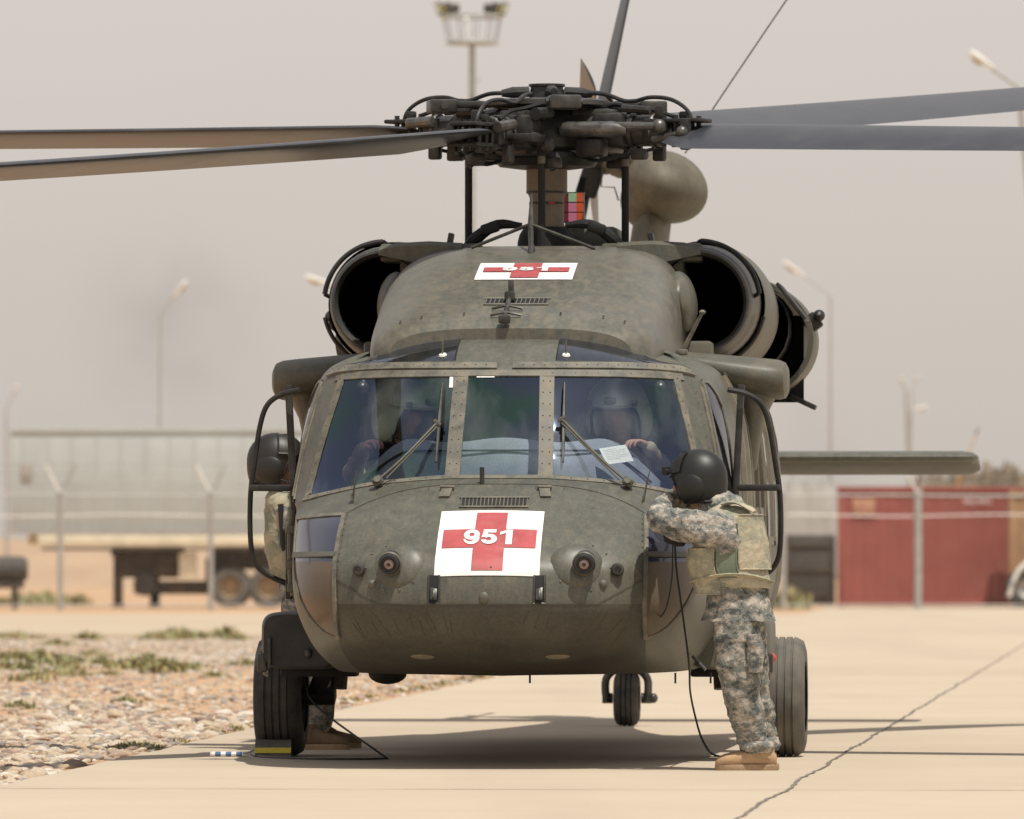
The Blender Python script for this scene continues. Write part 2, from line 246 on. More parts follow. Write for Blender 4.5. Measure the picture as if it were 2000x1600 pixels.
# ------------------------------------------------------------------ mesh helpers
def mkobj(name, verts, faces, m, parent=None, smooth=True, mats=None, fm=None):
    me = bpy.data.meshes.new(name); me.from_pydata([tuple(v) for v in verts], [], faces)
    for x in (mats or [m]): me.materials.append(x)
    if fm is not None: me.polygons.foreach_set('material_index', fm)
    if smooth: me.polygons.foreach_set('use_smooth', [True] * len(me.polygons))
    me.update()
    o = bpy.data.objects.new(name, me); C.objects.link(o)
    if parent: o.parent = parent
    return o
def recalc(o):
    bm = bmesh.new(); bm.from_mesh(o.data); bmesh.ops.recalc_face_normals(bm, faces=bm.faces); bm.to_mesh(o.data); bm.free(); return o
def sharp(o, ang=35):
    o.data.set_sharp_from_angle(angle=R(ang)); return o
class MB:
    def __init__(s): s.v = []; s.f = []; s.m = []; s.mi = 0
    def add(s, v, f):
        k = len(s.v); s.v += [Vector(x) for x in v]; s.f += [tuple(i + k for i in q) for q in f]; s.m += [s.mi] * len(f); return s
    def box(s, c, size, rot=None, bev=0.0):
        c = Vector(c); hx, hy, hz = [q / 2 for q in size]
        vs = [Vector((x * hx, y * hy, z * hz)) for x in (-1, 1) for y in (-1, 1) for z in (-1, 1)]
        fs = [(0, 1, 3, 2), (4, 6, 7, 5), (0, 4, 5, 1), (2, 3, 7, 6), (0, 2, 6, 4), (1, 5, 7, 3)]
        if bev:
            bm = bmesh.new(); bv = [bm.verts.new(v) for v in vs]; [bm.faces.new([bv[i] for i in f]) for f in fs]
            bmesh.ops.bevel(bm, geom=bm.edges[:], offset=bev, segments=2, affect='EDGES', profile=0.5)
            bm.verts.index_update(); vs = [v.co.copy() for v in bm.verts]; fs = [tuple(v.index for v in f.verts) for f in bm.faces]; bm.free()
        if rot: 
            rm = rot if isinstance(rot, Matrix) else Euler(rot).to_matrix(); vs = [rm @ v for v in vs]
        return s.add([v + c for v in vs], fs)
    def tube(s, pts, r, seg=8, caps=True, closed=False, flat=1.0):
        pts = [Vector(p) for p in pts]; n = len(pts); rs = r if isinstance(r, (list, tuple)) else [r] * n
        t0 = (pts[1] - pts[0]).normalized(); up = Vector((0, 0, 1)) if abs(t0.z) < 0.9 else Vector((1, 0, 0))
        a = t0.cross(up).normalized(); vs = []
        for i, p in enumerate(pts):
            if closed: t = (pts[(i + 1) % n] - pts[i - 1]).normalized()
            else: t = (pts[min(i + 1, n - 1)] - pts[max(i - 1, 0)]).normalized()
            a = (a - t * a.dot(t)).normalized(); b = t.cross(a)
            for k in range(seg):
                an = 2 * math.pi * k / seg; vs.append(p + a * (math.cos(an) * rs[i]) + b * (math.sin(an) * rs[i] * flat))
        fs = []
        for i in range(n if closed else n - 1):
            j = (i + 1) % n
            for k in range(seg):
                k2 = (k + 1) % seg; fs.append((i * seg + k, i * seg + k2, j * seg + k2, j * seg + k))
        if caps and not closed: fs += [tuple(reversed(range(seg))), tuple(range((n - 1) * seg, n * seg))]
        return s.add(vs, fs)
    def rings(s, rings, cap=True):
        n = len(rings[0]); vs = [v for r in rings for v in r]; fs = []
        for i in range(len(rings) - 1):
            for k in range(n):
                k2 = (k + 1) % n; fs.append((i * n + k, i * n + k2, (i + 1) * n + k2, (i + 1) * n + k))
        if cap: fs += [tuple(reversed(range(n))), tuple(range((len(rings) - 1) * n, len(rings) * n))]
        return s.add(vs, fs)
    def lathe(s, prof, o, ax, seg=24, cap=True):     # prof: (along, radius)
        o = Vector(o); ax = Vector(ax).normalized(); u = ax.orthogonal().normalized(); v = ax.cross(u)
        return s.rings([[o + ax * h + (u * math.cos(2 * math.pi * k / seg) + v * math.sin(2 * math.pi * k / seg)) * r for k in range(seg)] for h, r in prof], cap)
    def ell(s, c, r, seg=20, nr=12, rot=None):
        c = Vector(c); rm = (rot if isinstance(rot, Matrix) else Euler(rot).to_matrix()) if rot else Matrix.Identity(3); rg = []
        for i in range(nr + 1):
            th = math.pi * min(max(i / nr, 0.004), 0.996)
            rg.append([c + rm @ Vector((r[0] * math.sin(th) * math.cos(2 * math.pi * k / seg), r[1] * math.sin(th) * math.sin(2 * math.pi * k / seg), -r[2] * math.cos(th))) for k in range(seg)])
        return s.rings(rg)
    def grid(s, pts):                                  # pts[i][j]
        ni, nj = len(pts), len(pts[0]); vs = [p for row in pts for p in row]
        return s.add(vs, [(i * nj + j, i * nj + j + 1, (i + 1) * nj + j + 1, (i + 1) * nj + j) for i in range(ni - 1) for j in range(nj - 1)])
    def mirror(s):
        o = MB(); o.v = [Vector((-p.x, p.y, p.z)) for p in s.v]; o.f = [tuple(reversed(q)) for q in s.f]; o.m = list(s.m); return o
    def rel(s, base):
        s.v = [p - Vector(base) for p in s.v]; return s
    def obj(s, name, m, parent=None, smooth=True, ang=35, mats=None, fix=True):
        o = mkobj(name, s.v, s.f, m, parent, smooth, mats, s.m if mats else None)
        if fix: recalc(o)
        if smooth: sharp(o, ang)
        return o
def spline(pts, n):                                    # Catmull-Rom through points
    P = [Vector(p) for p in pts]; P = [P[0] * 2 - P[1]] + P + [P[-1] * 2 - P[-2]]; res = []
    for i in range(1, len(P) - 2):
        for k in range(n):
            t = k / n; a, b, c, d = P[i - 1], P[i], P[i + 1], P[i + 2]
            res.append(0.5 * ((2 * b) + (c - a) * t + (2 * a - 5 * b + 4 * c - d) * t * t + (3 * b - a - 3 * c + d) * t ** 3))
    res.append(P[-2]); return res
def empty(name, loc=(0, 0, 0), rz=0.0, parent=None):
    o = bpy.data.objects.new(name, None); C.objects.link(o); o.location = loc; o.rotation_euler = (0, 0, rz); o.empty_display_size = 0.3
    if parent: o.parent = parent
    return o
def tag(o, label=None, cat=None, group=None, kind=None):
    if label: o['label'] = label
    if cat: o['category'] = cat
    if group: o['group'] = group
    if kind: o['kind'] = kind
    return o
def pchip(x, y, xq):
    x = np.asarray(x, float); y = np.asarray(y, float); xq = np.atleast_1d(np.asarray(xq, float))
    h = np.diff(x); sh = (-1,) + (1,) * (y.ndim - 1); d = np.diff(y, axis=0) / h.reshape(sh)
    m = np.zeros_like(y); w1 = (2 * h[1:] + h[:-1]).reshape(sh); w2 = (h[1:] + 2 * h[:-1]).reshape(sh)
    ok = d[1:] * d[:-1] > 0
    with np.errstate(divide='ignore', invalid='ignore'):
        hm = (w1 + w2) / (w1 / d[:-1] + w2 / d[1:])
    m[1:-1] = np.where(ok, hm, 0); m[0] = d[0]; m[-1] = d[-1]
    i = np.clip(np.searchsorted(x, xq) - 1, 0, len(x) - 2); t = ((xq - x[i]) / h[i]).reshape(sh); hh = h[i].reshape(sh)
    return (y[i] * (1 + 2 * t) * (1 - t) ** 2 + hh * m[i] * t * (1 - t) ** 2 + y[i + 1] * t * t * (3 - 2 * t) + hh * m[i + 1] * t * t * (t - 1))

# ================================================================== HELICOPTER
HELI = empty('helicopter', NOSE, -YAW)
tag(HELI, 'olive drab military medical helicopter with red cross panels on its nose and roof', 'helicopter')
def hp(mb, name, m, parent=None, **k): return mb.obj(name, M[m] if isinstance(m, str) else m, parent or HELI, **k)

# ---- hull as stacked waterlines; columns: centre, pane edges, nose face edge, pillar, cabin
SA = [2.25, 3.0, 4.5, 6.8, 8.8]
def aft(z, hw):
    res = [(hw * f, s, z) for s, f in zip(SA[:4], (0.965, 0.99, 1.0, 1.0))]
    res.append((hw * 0.62, SA[4], 1.55 + (z - 1.55) * 0.72)); return res
ROWS = [
 ([(0, .98, .47), (.19, .98, .47), (.27, .99, .47), (.52, 1.05, .47), (.72, 1.18, .47), (.85, 1.55, .47)], .47, .92),
 ([(0, .47, .535), (.19, .47, .535), (.27, .48, .535), (.52, .54, .535), (.75, .72, .535), (.91, 1.2, .535)], .54, 1.0),
 ([(0, .105, .645), (.19, .108, .645), (.27, .115, .645), (.52, .17, .645), (.77, .37, .645), (.97, .94, .645)], .63, 1.07),
 ([(0, 0, .824), (.19, .003, .824), (.27, .008, .824), (.52, .055, .824), (.775, .215, .824), (1.02, .76, .824)], .824, 1.15),
 ([(0, .030, .985), (.19, .033, .985), (.27, .040, .985), (.52, .085, .985), (.78, .24, .985), (1.04, .85, .985)], .985, 1.18),
 ([(0, .19, 1.13), (.19, .194, 1.13), (.27, .201, 1.13), (.52, .242, 1.13), (.775, .385, 1.13), (1.045, .97, 1.13)], 1.13, 1.185),
 ([(0, .455, 1.28), (.19, .458, 1.28), (.27, .465, 1.28), (.52, .50, 1.28), (.765, .62, 1.27), (1.04, 1.10, 1.26)], 1.27, 1.185),
 ([(0, .66, 1.40), (.19, .665, 1.40), (.27, .67, 1.397), (.55, .73, 1.375), (.87, .95, 1.325), (1.06, 1.32, 1.30)], 1.32, 1.18),
 ([(0, .85, 1.475), (.20, .857, 1.475), (.272, .865, 1.473), (.62, .97, 1.445), (.995, 1.27, 1.372), (1.10, 1.52, 1.36)], 1.38, 1.18),
 ([(0, 1.045, 1.73), (.193, 1.05, 1.73), (.264, 1.06, 1.73), (.59, 1.165, 1.715), (.925, 1.42, 1.685), (1.05, 1.63, 1.67)], 1.66, 1.16),
 ([(0, 1.24, 1.98), (.185, 1.245, 1.98), (.255, 1.255, 1.98), (.56, 1.355, 1.98), (.85, 1.57, 1.975), (.98, 1.76, 1.945)], 1.94, 1.09),
 ([(0, 1.31, 2.045), (.185, 1.315, 2.045), (.255, 1.325, 2.045), (.56, 1.42, 2.045), (.865, 1.64, 2.03), (.95, 1.83, 2.01)], 2.04, 1.02),
 ([(0, 1.5, 2.13), (.185, 1.5, 2.13), (.255, 1.51, 2.128), (.53, 1.58, 2.105), (.785, 1.77, 2.055), (.87, 1.96, 2.05)], 2.1, .9),
 ([(0, 1.80, 2.19), (.185, 1.80, 2.19), (.25, 1.80, 2.189), (.50, 1.86, 2.165), (.72, 2.02, 2.105), (.79, 2.2, 2.10)], 2.14, .75),
 ([(0, 2.3, 2.21), (.10, 2.3, 2.21), (.15, 2.3, 2.21), (.25, 2.35, 2.20), (.35, 2.45, 2.19), (.40, 2.6, 2.19)], 2.17, .4),
]
half = [r[0] + aft(r[1], r[2]) for r in ROWS]
NC = len(half[0])
full = []
for h in half: full.append([(-x, s, z) for x, s, z in reversed(h[1:])] + list(h))
CT = np.array(full)                                    # rows, cols, 3
belly = CT[0].copy(); belly[:, 0] *= 0.02; belly[:, 2] = 0.455; belly[:, 1] = np.maximum(belly[:, 1], 1.05)
lid = CT[-1].copy(); lid[:, 0] *= 0.02; lid[:, 2] += 0.01
CT = np.concatenate([belly[None], CT, lid[None]])      # row index +1 from ROWS
VR = np.arange(CT.shape[0]); UC = np.arange(-(NC - 1), NC)
SUB = 5
vq = np.linspace(0, VR[-1], VR[-1] * SUB + 1); uq = np.linspace(UC[0], UC[-1], (len(UC) - 1) * SUB + 1)
GR = pchip(VR, CT, vq); GR = np.transpose(pchip(UC, np.transpose(GR, (1, 0, 2)), uq), (1, 0, 2))
def SURF(u, v):
    row = pchip(VR, CT, [v])[0]; return Vector(pchip(UC, row, [u])[0])
def SURFV(us, v):
    row = pchip(VR, CT, [v])[0]; return [Vector(p) for p in pchip(UC, row, us)]
ni, nj = GR.shape[:2]
V9, V11 = 9, 11                                        # windshield rows (bottom, top)
hv = [Vector(p) for p in GR.reshape(-1, 3)]; allf = []; hf = []; hm = []
for i in range(ni - 1):
    for j in range(nj - 1):
        q = (i * nj + j, i * nj + j + 1, (i + 1) * nj + j + 1, (i + 1) * nj + j); allf.append(q)
        v = (vq[i] + vq[i + 1]) / 2; u = abs(uq[j] + uq[j + 1]) / 2
        if V9 < v < V11 and (u < 1 or 2 < u < 4): continue
        if 5.15 < u < 5.6 and 9.2 < v < 10.9: continue
        if 2.0 < u < 4.4 and v > 12.2:
            f_ = (u - 2.05) / 2.45
            if v + .12 < 13.95 - 0.15 * f_ - 1.85 * max(0, (f_ - 0.3) / 0.7) ** 1.8: continue
        hf.append(q); hm.append(1 if v < 4.0 and u < 4.05 else 0)  # lower nose faces carry their shade as a darker colour
BV = BVHTree.FromPolygons(hv, allf)
# flat faces at both ends
k0 = len(hv)
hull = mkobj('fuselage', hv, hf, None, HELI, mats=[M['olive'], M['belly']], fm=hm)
sharp(hull, 50)
def PF(x, z, off=0.004):                               # project from the front
    h = BV.ray_cast(Vector((x, -4, z)), Vector((0, 1, 0)))
    if h[0] is None: return Vector((x, 1.5, z))
    nrm = h[1] if h[1].y < 0 else -h[1]; return h[0] + nrm * off
def PN(x, z):
    h = BV.ray_cast(Vector((x, -4, z)), Vector((0, 1, 0))); nrm = h[1] if h[1].y < 0 else -h[1]; return h[0], nrm
def PS(sg, s, z, off=0.004):                           # project from a side
    h = BV.ray_cast(Vector((sg * 4, s, z)), Vector((-sg, 0, 0)))
    return h[0] + Vector((sg * off, 0, 0)) if h[0] else Vector((sg, s, z))

# ---- windshield panes
def pane(name, u0, u1, m, off):
    us = np.linspace(u0, u1, 13); pts = []
    for v in np.linspace(V9, V11, 11): pts.append(SURFV(us, v))
    mb = MB().grid(pts); o = hp(mb, name, m); return o
pane('windshield_pane', -1, 1, 'glass', 0)
for sg in (-1, 1): pane('windshield_pane', sg * 2, sg * 4, 'glass', 0)
# trim strips round every pane
def strip(mb, pts, wdt, off, nrm=None, thick=0.006):   # raised ribbon along a polyline lying on the hull
    pts = [Vector(p) for p in pts]; n = len(pts); A = []; B = []; A2 = []; B2 = []
    for i, p in enumerate(pts):
        t = (pts[min(i + 1, n - 1)] - pts[max(i - 1, 0)]).normalized()
        h = BV.find_nearest(p); nn = h[1]
        cen = Vector((0, p.y + 1.0, 1.4)) if p.y < 3 else Vector((0, p.y, 1.4))
        if nn.dot(p - cen) < 0: nn = -nn
        sd = t.cross(nn).normalized() * (wdt / 2)
        A.append(p - sd + nn * (off - 0.01)); A2.append(p - sd + nn * (off + thick)); B2.append(p + sd + nn * (off + thick)); B.append(p + sd + nn * (off - 0.01))
    mb.grid([A, A2, B2, B]); return mb
fr = MB(); riv = MB()
def rivets(pts, step, r=0.0042, off=0.009):
    pts = [Vector(p) for p in pts]; acc = 0
    for a, b in zip(pts[:-1], pts[1:]):
        ln = (b - a).length; d = step - acc
        while d < ln:
            p = a.lerp(b, d / ln); h = BV.find_nearest(p); nn = h[1]
            if nn.dot(p - Vector((0, p.y + 1.0, 1.4))) < 0: nn = -nn
            u = nn.orthogonal().normalized(); vv = nn.cross(u); c = p + nn * off
            riv.add([c + nn * 0.003] + [c + (u * math.cos(k * math.pi / 3) + vv * math.sin(k * math.pi / 3)) * r - nn * 0.002 for k in range(6)], [(0, k + 1, (k + 1) % 6 + 1) for k in range(6)])
            d += step
        acc = (acc + ln) % step
NV = 14
def vline(u, a, b, n=NV): return [SURF(u, v) for v in np.linspace(a, b, n)]
def uline(v, a, b, n=18): return SURFV(np.linspace(a, b, n), v)
for sg in (-1, 1):
    l1 = vline(sg * 1.52, V9 - 0.18, V11 + 0.3); strip(fr, l1, 0.075, 0.0); 
    rivets(vline(sg * 1.2, V9, V11 + .2), 0.075); rivets(vline(sg * 1.8, V9, V11 + .2), 0.075)
    l2 = vline(sg * 4.06, V9 - 0.05, V11 + 0.2); strip(fr, l2, 0.045, 0.0, thick=0.008); rivets(l2, 0.07, off=0.011)
    l3 = uline(V11 + 0.12, sg * 1.0, sg * 4.25); strip(fr, l3, 0.045, 0.002); rivets(l3, 0.06)
    l4 = uline(V9 - 0.16, sg * 1.0, sg * 4.25); strip(fr, l4, 0.035, 0.0); rivets(l4, 0.085)
    l5 = uline(V11 + 0.82, sg * 0.2, sg * 4.7); strip(fr, l5, 0.05, 0.001); rivets(l5, 0.055)
    l6 = vline(sg * 4.93, V9 - 0.2, V11 - 0.1); strip(fr, l6, 0.03, 0.0); rivets(vline(sg * 4.62, V9 + .1, V11), 0.065)
    rivets(uline(V9 - 0.95, sg * 0.3, sg * 3.6), 0.14, r=0.004)
l = uline(V11 + 0.12, -1.0, 1.0, 8); strip(fr, l, 0.04, 0.002); l = uline(V9 - 0.16, -1, 1, 8); strip(fr, l, 0.035, 0.0)
hp(fr, 'window_frame', 'trim', smooth=False, fix=False)

# ---- eyebrow roof windows, chin windows, door windows: glazed shells a few millimetres proud of the hull
def shell(name, rows, m, off=0.007, parent=None):
    pts = []
    for row in rows:
        r2 = []
        for p in row:
            h = BV.find_nearest(p); nn = h[1]
            if nn.dot(p - Vector((0, p.y + 1.0, 1.4))) < 0: nn = -nn
            r2.append(h[0] + nn * off)
        pts.append(r2)
    return hp(MB().grid(pts), name, m, parent)
gask = MB()
for sg in (-1, 1):
    us = np.linspace(2.05, 4.5, 16); rows = []
    for k in range(7):
        t = k / 6; row = []
        for u in us:
            f = (u - 2.05) / 2.45; top = 13.95 - 0.15 * f - 1.85 * max(0, (f - 0.3) / 0.7) ** 1.8; bot = 12.12
            top = max(top, bot + 0.02); row.append(SURF(sg * u, bot + (top - bot) * t))
        rows.append(row)
    shell('roof_window', rows, 'roofglass')
    strip(gask, rows[-1], 0.02, 0.006); 
    # painted glint disc with a short probe on each roof window
    # chin window: straight inner edge, curved outer edge
    rows = []
    for k in range(17):
        t = k / 16; z = 0.64 + (1.265 - 0.64) * t
        inner = 3.98; outer = inner + 0.98 * (1 - (1 - t) ** 2.6) ** 0.62 + 0.004
        vv = np.interp(z, [.63, .824, .985, 1.13, 1.27], [3, 4, 5, 6, 7])
        rows.append(SURFV(np.linspace(inner, outer, 10) * sg, vv))
    cw = shell('chin_window', rows[:11], 'chinglass', 0.006); shell('chin_window', rows[10:], 'chinupper', 0.006)
    db = MB(); strip(db, SURFV(np.linspace(3.98, 4.95, 8) * sg, 5.55), 0.028, 0.008); hp(db, 'window_divider', 'olive2', cw, fix=False)
    strip(gask, [r[0] for r in rows], 0.022, 0.005); strip(gask, [r[-1] for r in rows], 0.022, 0.004); strip(gask, rows[-1], 0.03, 0.004)
    rivets([r[0] + Vector((-sg * .02, -.003, 0)) for r in rows], 0.05, r=0.004, off=0.012)
    # cockpit door window
    rows = []
    for k in range(12):
        t = k / 11; v = 9.05 + 2.1 * t
        u0 = 5.05; u1 = 5.75 - 0.1 * t - 0.35 * max(0, t - 0.75) / 0.25
        rows.append(SURFV(np.linspace(u0, u1, 8) * sg, v))
    shell('door_window', rows, 'sideglass', 0.006)
    strip(gask, [r[0] for r in rows], 0.02, 0.006); strip(gask, [r[-1] for r in rows], 0.025, 0.006); strip(gask, rows[-1], 0.02, 0.006)
hp(gask, 'window_gasket', 'trim', fix=False, smooth=False)
o = hp(riv, 'rivets', 'rivet', fix=False); tag(o, kind='stuff')
# rear-side pillars, seams and cabin windows
for sg in (-1, 1):
    pil = MB()
    for s0, wd, zt in ((2.62, .05, 2.0), (2.95, .06, 2.02), (4.35, .10, 1.98), (6.55, .08, 1.98)):
        strip(pil, [PS(sg, s0 + 0.08 * math.sin((z - 1.2) * 1.5), z, 0) for z in np.linspace(0.55, zt, 12)], wd, 0.0, thick=0.022)
    hp(pil, 'door_pillar', 'louvre', fix=False, smooth=False)
    for s0, s1, z0, z1 in ((3.15, 3.65, 1.30, 1.85), (3.72, 4.2, 1.30, 1.85), (4.6, 5.35, 1.15, 1.85), (5.55, 6.3, 1.15, 1.85)):
        rows = [[PS(sg, s, z, 0) for s in np.linspace(s0, s1, 6)] for z in np.linspace(z0, z1, 6)]
        wdo = shell('cabin_window', rows, 'doorglass', 0.012)
        fm = MB()
        for ed in (rows[0], rows[-1], [r[0] for r in rows], [r[-1] for r in rows]): strip(fm, ed, 0.045, 0.0, thick=0.024)
        hp(fm, 'frame', 'louvre', wdo, fix=False, smooth=False)

# ---- seams (thin dark grooves) of the nose door and the mast fairing are raised lips of sealant
seam = MB()
def seamline(pts, wd=0.008): strip(seam, [PF(x, z, 0) for x, z in pts], wd, 0.0, thick=0.0025)
arc = [(x, 1.425 - 0.16 * abs(x / .77) ** 3.2) for x in np.linspace(-.77, .77, 40)]; seamline(arc)
seamline([(x, .822) for x in np.linspace(-.55, .55, 24)])
for sg in (-1, 1):
    seamline([(sg * .765, z) for z in np.linspace(.66, 1.27, 20)], 0.007)
    seamline([(sg * (.55 + .21 * t), .822 + .12 * t) for t in np.linspace(0, 1, 8)])
hp(seam, 'panel_seam', 'rivet', fix=False, smooth=False)

stk = MB(); rs_ = random.Random(5)
for k in range(30):
    x = rs_.uniform(-.62, .62); z = rs_.uniform(.52, .70); ln = rs_.uniform(.05, .16); fan = x * .45 + rs_.uniform(-.05, .05); bend = rs_.uniform(-.07, .07)
    pts_ = []
    for t in np.linspace(0, 1, 7): pts_.append(PF(x + (fan * t + bend * t * t) * ln / .12 * .35, min(z + ln * t, .812), 0))
    strip(stk, pts_, rs_.uniform(.0025, .005), 0.0, thick=.0016)
M['mud'] = mat('dried_mud', (.082, .066, .043), .9, var=.3, scale=20)
o = hp(stk, 'mud_streaks', 'mud', fix=False, smooth=False); tag(o, kind='stuff')

# ---- red cross panels
def decal(parent, name, m, a0, a1, b0, b1, fn, off, na=14, nb=12):
    return hp(MB().grid([[fn(a, b, off) for a in np.linspace(a0, a1, na)] for b in np.linspace(b0, b1, nb)]), name, m, parent, fix=False)
def ribbon(parent, m, fn, outer, inner, off, name='number', n=40):
    def rs(P):
        P = np.array(P, float); d = np.r_[0, np.cumsum(np.hypot(*np.diff(P, axis=0).T))]; q = np.linspace(0, d[-1], n); return np.stack([np.interp(q, d, P[:, k]) for k in (0, 1)], 1)
    A, B = rs(outer), rs(inner); return [[fn(a[0] + (b[0] - a[0]) * t, a[1] + (b[1] - a[1]) * t, off) for t in (0, .33, .67, 1)] for a, b in zip(A, B)]
def digits(parent, m, fn, w_, h_, off, cx, cy):
    E_ = lambda c, r, a0, a1, k=40: [(c[0] + r[0] * math.cos(t), c[1] + r[1] * math.sin(t)) for t in np.linspace(R(a0), R(a1), k)]
    shapes = {'9': [(E_((.5, .655), (.5, .345), 0, 360), E_((.5, .665), (.17, .125), 0, 360)), (E_((.5, .40), (.5, .40), 30, -172, 50), E_((.40, .42), (.30, .235), 20, -165, 50))],
              '5': [([(.10, 1), (.93, 1)], [(.14, .79), (.90, .79)]), ([(.14, .98), (.02, .44)], [(.42, .85), (.34, .56)]), (E_((.50, .335), (.50, .335), 150, -168, 60), E_((.47, .335), (.175, .125), 140, -165, 60))],
              '1': [([(.44, 0), (.44, .99)], [(.84, 0), (.84, .99)]), ([(.06, .63), (.06, .82)], [(.55, .80), (.62, .995)])]}
    for k, ch in enumerate('951'):
        mb = MB()
        for q, (o_, i_) in enumerate(shapes[ch]):
            x0 = cx - w_ / 2 + k * w_ * .345; sc_ = w_ * .31
            tr_ = lambda P: [(x0 + x * sc_, cy + (y - .5) * h_) for x, y in P]
            mb.grid(ribbon(parent, m, fn, tr_(o_), tr_(i_), off + .0009 * q))
        mb.obj('number', M[m], parent, smooth=False, fix=False)
def bevel_text(body, parent, m, fn, w_, h_, off, cx=0.0, cy=0.5, bold=0.07):
    cu = bpy.data.curves.new('number', 'FONT'); cu.body = body; cu.size = 1; cu.offset = bold; cu.space_character = 1.06
    to = bpy.data.objects.new('tmp', cu); C.objects.link(to); dg = bpy.context.evaluated_depsgraph_get()
    me = bpy.data.meshes.new_from_object(to.evaluated_get(dg)); bpy.data.objects.remove(to)
    bm = bmesh.new(); bm.from_mesh(me); bmesh.ops.triangulate(bm, faces=bm.faces[:])
    for _ in range(2): 
        el = [e for e in bm.edges if e.calc_length() > 0.14]
        if el: bmesh.ops.subdivide_edges(bm, edges=el, cuts=1)
    bmesh.ops.triangulate(bm, faces=bm.faces[:])
    xs = [v.co.x for v in bm.verts]; ys = [v.co.y for v in bm.verts]; x0, x1, y0, y1 = min(xs), max(xs), min(ys), max(ys)
    for v in bm.verts:
        a = cx + ((v.co.x - x0) / (x1 - x0) - .5) * w_; b = cy + ((v.co.y - y0) / (y1 - y0) - .5) * h_; v.co = fn(a, b, off)
    bm.to_mesh(me); bm.free(); me.materials.clear(); me.materials.append(M[m])
    o = bpy.data.objects.new('number', me); C.objects.link(o); o.parent = parent; return o
def emblem_nose(a, b, off):                            # a in -1..1, b 0 bottom..1 top
    wv = 0.258 + 0.004 * (1 - b); z = 0.965 + (1.288 - 0.965) * b - 0.006 * abs(a) ** 2
    return PF(a * wv, z, off)
pn = decal(HELI, 'marking_panel', 'white', -1, 1, 0, 1, emblem_nose, 0.004, 18, 16)
decal(pn, 'red_cross', 'red', -.30, .30, .075, .955, emblem_nose, 0.008, 8, 16)
for s_ in (-1, 1): decal(pn, 'red_cross', 'red', min(s_ * .30, s_ * .90), max(s_ * .30, s_ * .90), .42, .70, emblem_nose, 0.0081, 8, 6)
digits(pn, 'white', emblem_nose, 0.98, 0.225, 0.0105, -0.005, 0.572)

# ---- mast fairing (doghouse)
def sup(t, e): c = math.cos(t); s = math.sin(t); return math.copysign(abs(c) ** (2 / e), c), math.copysign(abs(s) ** (2 / e), s)
DS = [1.70, 1.74, 1.82, 1.95, 2.2, 2.5, 2.8, 3.25, 3.7, 4.2, 4.8, 5.8, 6.8]
DZ = [2.235, 2.27, 2.305, 2.345, 2.405, 2.475, 2.545, 2.635, 2.705, 2.745, 2.75, 2.74, 2.6]
DW = [.63, .69, .725, .745, .765, .775, .785, .79, .79, .79, .78, .75, .6]
dpts = []
ss = np.linspace(1.70, 6.8, 70); dz = pchip(DS, np.array(DZ), ss); dw = pchip(DS, np.array(DW), ss)
TH = np.linspace(0, math.pi, 49)
for s, z, wd in zip(ss, dz, dw):
    row = []
    ex_ = 3.2 + 2.0 * min(1, max(0, (s - 1.8) / 1.4))
    for t in TH:
        cx, sz = sup(t, ex_); row.append(Vector((wd * cx, s, 2.06 + (z - 2.06) * max(sz, 0))))
    dpts.append(row)
dmb = MB().grid(dpts); dmb.add([Vector(p) for p in dpts[0]], [tuple(range(len(TH)))])
dog = hp(dmb, 'mast_fairing', 'fairing')
DB = BVHTree.FromPolygons(dmb.v, dmb.f)
def PD(x, s, off=0.004):
    h = DB.ray_cast(Vector((x, s, 5)), Vector((0, 0, -1))); nn = h[1] if h[1].z > 0 else -h[1]; return h[0] + nn * off
def emblem_top(a, b, off): return PD(a * .258, 2.66 + (3.14 - 2.66) * b, off)
pn = decal(HELI, 'marking_panel', 'white', -1, 1, 0, 1, emblem_top, 0.004, 14, 12)
decal(pn, 'red_cross', 'red', -.29, .29, .07, .93, emblem_top, 0.009, 8, 12)
for s_ in (-1, 1): decal(pn, 'red_cross', 'red', min(s_ * .29, s_ * .88), max(s_ * .29, s_ * .88), .40, .66, emblem_top, 0.0092, 8, 6)
digits(pn, 'white', emblem_top, 0.98, 0.22, 0.0115, 0.0, 0.53)
# vents
def vent(fn, a0, a1, b0, b1, n, name='vent_grille'):
    mb = MB(); mb.mi = 0
    mb.grid([[fn(a, b, 0.003) for a in np.linspace(a0, a1, 10)] for b in np.linspace(b0, b1, 4)]); mb.mi = 1
    for k in range(n + 1):
        a = a0 + (a1 - a0) * k / n
        q = [fn(a, b, 0.006) for b in np.linspace(b0, b1, 4)]; mb.tube(q, 0.0032, 4)
    for b in (b0, b1): mb.tube([fn(a, b, 0.005) for a in np.linspace(a0 - .01, a1 + .01, 10)], 0.006, 5)
    return hp(mb, name, None, mats=[M['black'], M['trim']], fix=False)
vent(lambda a, b, o: PF(a, b, o), -.165, .165, 1.305, 1.352, 17)
vent(lambda a, b, o: PD(a, b, o), -.155, .165, 2.02, 2.17, 14)
